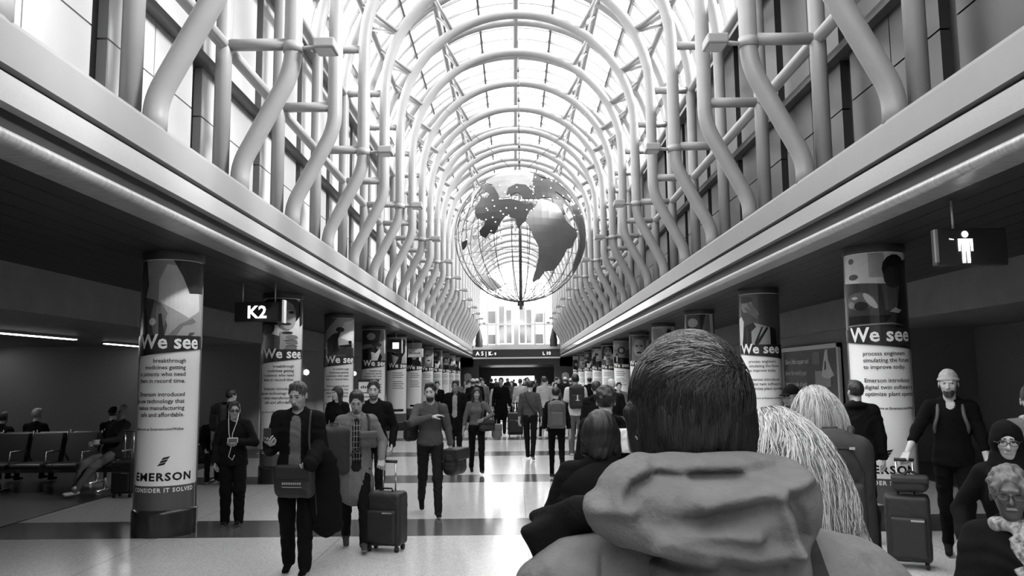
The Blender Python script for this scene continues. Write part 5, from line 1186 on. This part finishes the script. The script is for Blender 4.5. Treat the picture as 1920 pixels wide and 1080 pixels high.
# dark strap over the right shoulder
t = thing('shoulder_strap', 'black bag strap over the right shoulder of the grey hooded jacket', 'strap', (0, 0, 0))
q = MB(); L = []
for i in range(24):
    u = i / 23; x = .262 + .08 * u; z = 1.555 - .33 * u; y = min(sy(x - .012, z), sy(x + .012, z), 1.09) - .004; L.append((x, y, z))
vs = []; 
for x, y, z in L: vs += [(x - .015, y, z - .004), (x + .015, y, z + .004), (x + .015, y + .004, z + .004), (x - .015, y + .004, z - .004)]
q.add(vs, [(4*i+j, 4*i+(j+1) % 4, 4*i+4+(j+1) % 4, 4*i+4+j) for i in range(23) for j in range(4)]); q.obj('webbing', [M_STRAP], t)
# stitched mark on the back of the right shoulder
q = MB()
for i, ln in enumerate(('THE', 'NORTH', 'FACE')):
    v, f, wd = text_polys(ln, .0125, 1.1, .0003); q.add([(.232 + a, sy(.232 + a, 1.512 - i * .011 + b) - .0012, 1.512 - i * .011 + b) for a, b in v], f)
for r_ in (.008, .013, .018):
    pp = [(.272 + r_ * math.cos(a_), 1.49 + r_ * math.sin(a_)) for a_ in [PI/2 * i / 6 for i in range(7)]]
    q.tube([(a, sy(a, b) - .001, b) for a, b in pp], .0012, 4)
me = q.mesh('stitched_mark'); W2L(FM['M'], me); link('stitched_mark', me, FM['root'], [mat('dark_thread', .02, .7)])
# dark collar flap standing out at the left
q = S(.0055, .012); q.box(V(-.052, 1.16, 1.545), (.045, .012, .038), .008, rot('Z', .35) @ rot('Y', -.42)); q.cap(V(-.02, 1.15, 1.58), V(.03, 1.12, 1.60), .022, .02, k=.02); q.cap(V(-.085, 1.17, 1.575), V(-.03, 1.15, 1.595), .009, k=.01)
worldpart('collar_flap', FM, q, [cloth(.022)], folds(.002, 2))
# hair: cap of hair plus strands
hc = FM['head']; RHW = np.array(FM['M'].to_3x3()) @ FM['RH']; hs = 1.045
PH = lambda x, y, z: hc + RHW @ V(x, y, z) * hs
q = S(.004, .02); q.ell(PH(0, .015, .036), V(.0795, .0985, .096) * hs, RHW); q.ell(PH(0, .045, -.005), V(.074, .064, .084) * hs, RHW); [q.cap(PH(g * .074, .01, .02), PH(g * .070, .02, -.05), .018 * hs, .012 * hs, k=.02) for g in (1, -1)]
q.ell(PH(0, -.105, -.035), V(.066, .075, .088) * hs, RHW, k=.012, mode='-'); q.box(PH(0, 0, -.165), V(.2, .2, .09) * hs, .02, RHW, k=.02, mode='-')
worldpart('hair', FM, q, [hairm(.012)], strandy(.0015, 2))
rad = V(.0825, .1015, .099) * hs; CC = PH(0, .015, .036)
def short_path(u, rr):
    p = u * rad; crown = unit(V(.15, .75, .62)); ax = unit(u); out = []; L = rr.uniform(.018, .038); lift = rr.uniform(0, .004)
    tdir = unit(ax - crown); 
    f_ = min(1, max(0, (ax[2] - .05) / .6)); f_ = f_ * f_ * (3 - 2 * f_)
    tdir = unit(f_ * V(.8, -.45, .0) + (1 - f_) * V(.15 * ax[0], 0, -1) + (.2 + .25 * f_) * V(rr.uniform(-1, 1), rr.uniform(-1, 1), rr.uniform(-.5, .5)))
    for i in range(6):
        nn = unit(p / rad**2); tdir = unit(tdir - nn * tdir.dot(nn)); out.append(CC + RHW @ (p * (1 + lift * 3 * math.sin(i / 5 * 2.4)) )); p = p + tdir * L / 5; p = p / np.linalg.norm(p / rad)
    return out
strand_obj('hair_strands', FM, [hairm(.012), mat('grey_hair_strand', .22, .4), hairm(.04)], CC, RHW, rad, 5200, 4, short_path, .00055,
           keep=lambda u: (u[2] > -.85 or False) and not (u[1] < -.35 and u[2] < .45), pick=lambda u, rr: 1 if (u[2] > .45 and rr.random() < .42 and u[0] > -.3) else (2 if rr.random() < .35 else 0))

# ------------------------------------------------------------------ woman with long curly fair hair
BW = person('woman with long wavy blonde hair seen from behind, right of the hooded man', (.60, 2.25, 0), PI - .1, 1.66, .008, hair='bob', hg=.42, female=True, top=.03, thick=1.6, trous=.03, hairlen=.2)
hc2 = BW['head']; q = S(.007, .05)
q.ell(hc2 + V(0, -.015, .03), V(.094, .114, .106)); q.cap(hc2 + V(0, -.05, -.06), hc2 + V(.05, -.09, -.24), .092, .115, fl=(V(0, 1, 0), .6)); q.cap(hc2 + V(.06, -.09, -.2), hc2 + V(.17, -.1, -.32), .10, .045, fl=(V(0, 1, 0), .6)); q.cap(hc2 + V(-.04, -.04, -.02), hc2 + V(-.06, -.07, -.28), .07, .06, fl=(V(0, 1, 0), .6))
worldpart('wavy_hair', BW, q, [hairm(.42)], lambda x, y, z: .004 * np.sin(x * 120 + 6 * np.sin(z * 26) + y * 30) + .003 * np.sin(x * 230 + 9 * np.sin(z * 31 + 1)))
rad2 = V(.098, .118, .110)
def wavy(u, rr):
    p = u * rad2; out = [hc2 + V(0, -.015, .03) + p]; L = rr.uniform(.30, .52); N = 22; side = max(-.35, min(.75, u[0] * .7 + rr.uniform(-.15, .45))); g_ = int(u[0] * 7) * 2.3 + int(u[1] * 4) * 1.7; ph = g_ + rr.uniform(-.5, .5); amp = .012 + .006 * math.sin(g_ * 3) + rr.uniform(-.003, .004); fr_ = .85 + .25 * math.sin(g_ * 5); pos = out[0].copy(); d = unit(V(u[0] * .55 + .12, -.9, .2))
    for i in range(N):
        c = pos - (hc2 + V(0, -.015, .03)); r_ = np.linalg.norm(c / rad2)
        d = unit(d + V(side * .028, -.01, -.30)); 
        if r_ < 1.08: nn = unit(c / rad2**2); d = unit(d - nn * min(0, d.dot(nn)) + nn * .05)
        if pos[2] < 1.38 and pos[1] > 2.06: d = unit(d + V(.05, -.25, 0))
        pos = pos + d * L / N; w_ = amp * min(1, i / 6); out.append(pos + V(w_ * math.sin(i * fr_ + ph), w_ * .6 * math.cos(i * fr_ * .9 + ph), 0))
    return out
strand_obj('hair_strands', BW, [mat('fair_strand', .5, .4), mat('fair_strand_dark', .2, .4), mat('fair_strand_pale', .66, .4)], hc2, None, rad2, 2600, 8, wavy, .0011,
           keep=lambda u: u[1] < .35 and u[2] > -.5, pick=lambda u, rr: rr.choice((0, 0, 1, 2)))

# ------------------------------------------------------------------ woman with a fair bob and a big backpack
CW = person('woman with a straight blonde bob and dark hooded coat, seen from behind', (1.38, 4.05, 0), PI - .25, 1.70, .009, hair='bob', hg=.42, female=True, top=.016, thick=2.2, trous=.02, hairlen=.16, hem=.8, hood=True)
hc3 = CW['head']; rad3 = V(.092, .11, .108)
def straight(u, rr):
    p = u * rad3; c0_ = hc3 + V(0, -.01, .03); pos = c0_ + p; out = [pos]; L = rr.uniform(.16, .25); d = unit(V(u[0], -.8, .2)); N = 10
    for i in range(N):
        d = unit(d + V(0, 0, -.5)); c = pos - c0_
        if np.linalg.norm(c / rad3) < 1.06: nn = unit(c / rad3**2); d = unit(d - nn * min(0, d.dot(nn)) + nn * .03)
        pos = pos + d * L / N; out.append(pos)
    return out
strand_obj('hair_strands', CW, [mat('fair_strand', .5, .4), mat('fair_strand_dark', .2, .4), mat('fair_strand_pale', .66, .4)], hc3, None, rad3, 1300, 9, straight, .0013, keep=lambda u: u[1] < .4 and u[2] > -.4, pick=lambda u, rr: rr.choice((0, 0, 1, 2)))
backpack('large black backpack with carry loops on the woman with the blonde bob', tuple(CW['T'](.02, .17, 1.26) + V(.05, -.03, 0)), PI - .25, .34, .52, .2, g=.022)
_bp = [o for o in bpy.data.objects if o.name.startswith('backpack') and o.type == 'EMPTY'][-1]
for x_, z_ in ((-.07, .21), (.07, .21), (.11, .16)): q = MB(); q.box((x_ - .012, .205, z_ - .006), (x_ + .012, .222, z_ + .006)); q.obj('buckle', [M_CHR], _bp)
q = MB(); q.box((-.035, .232, .04), (.035, .238, .085)); q.obj('badge', [mat('grey_badge', .08, .5)], _bp)
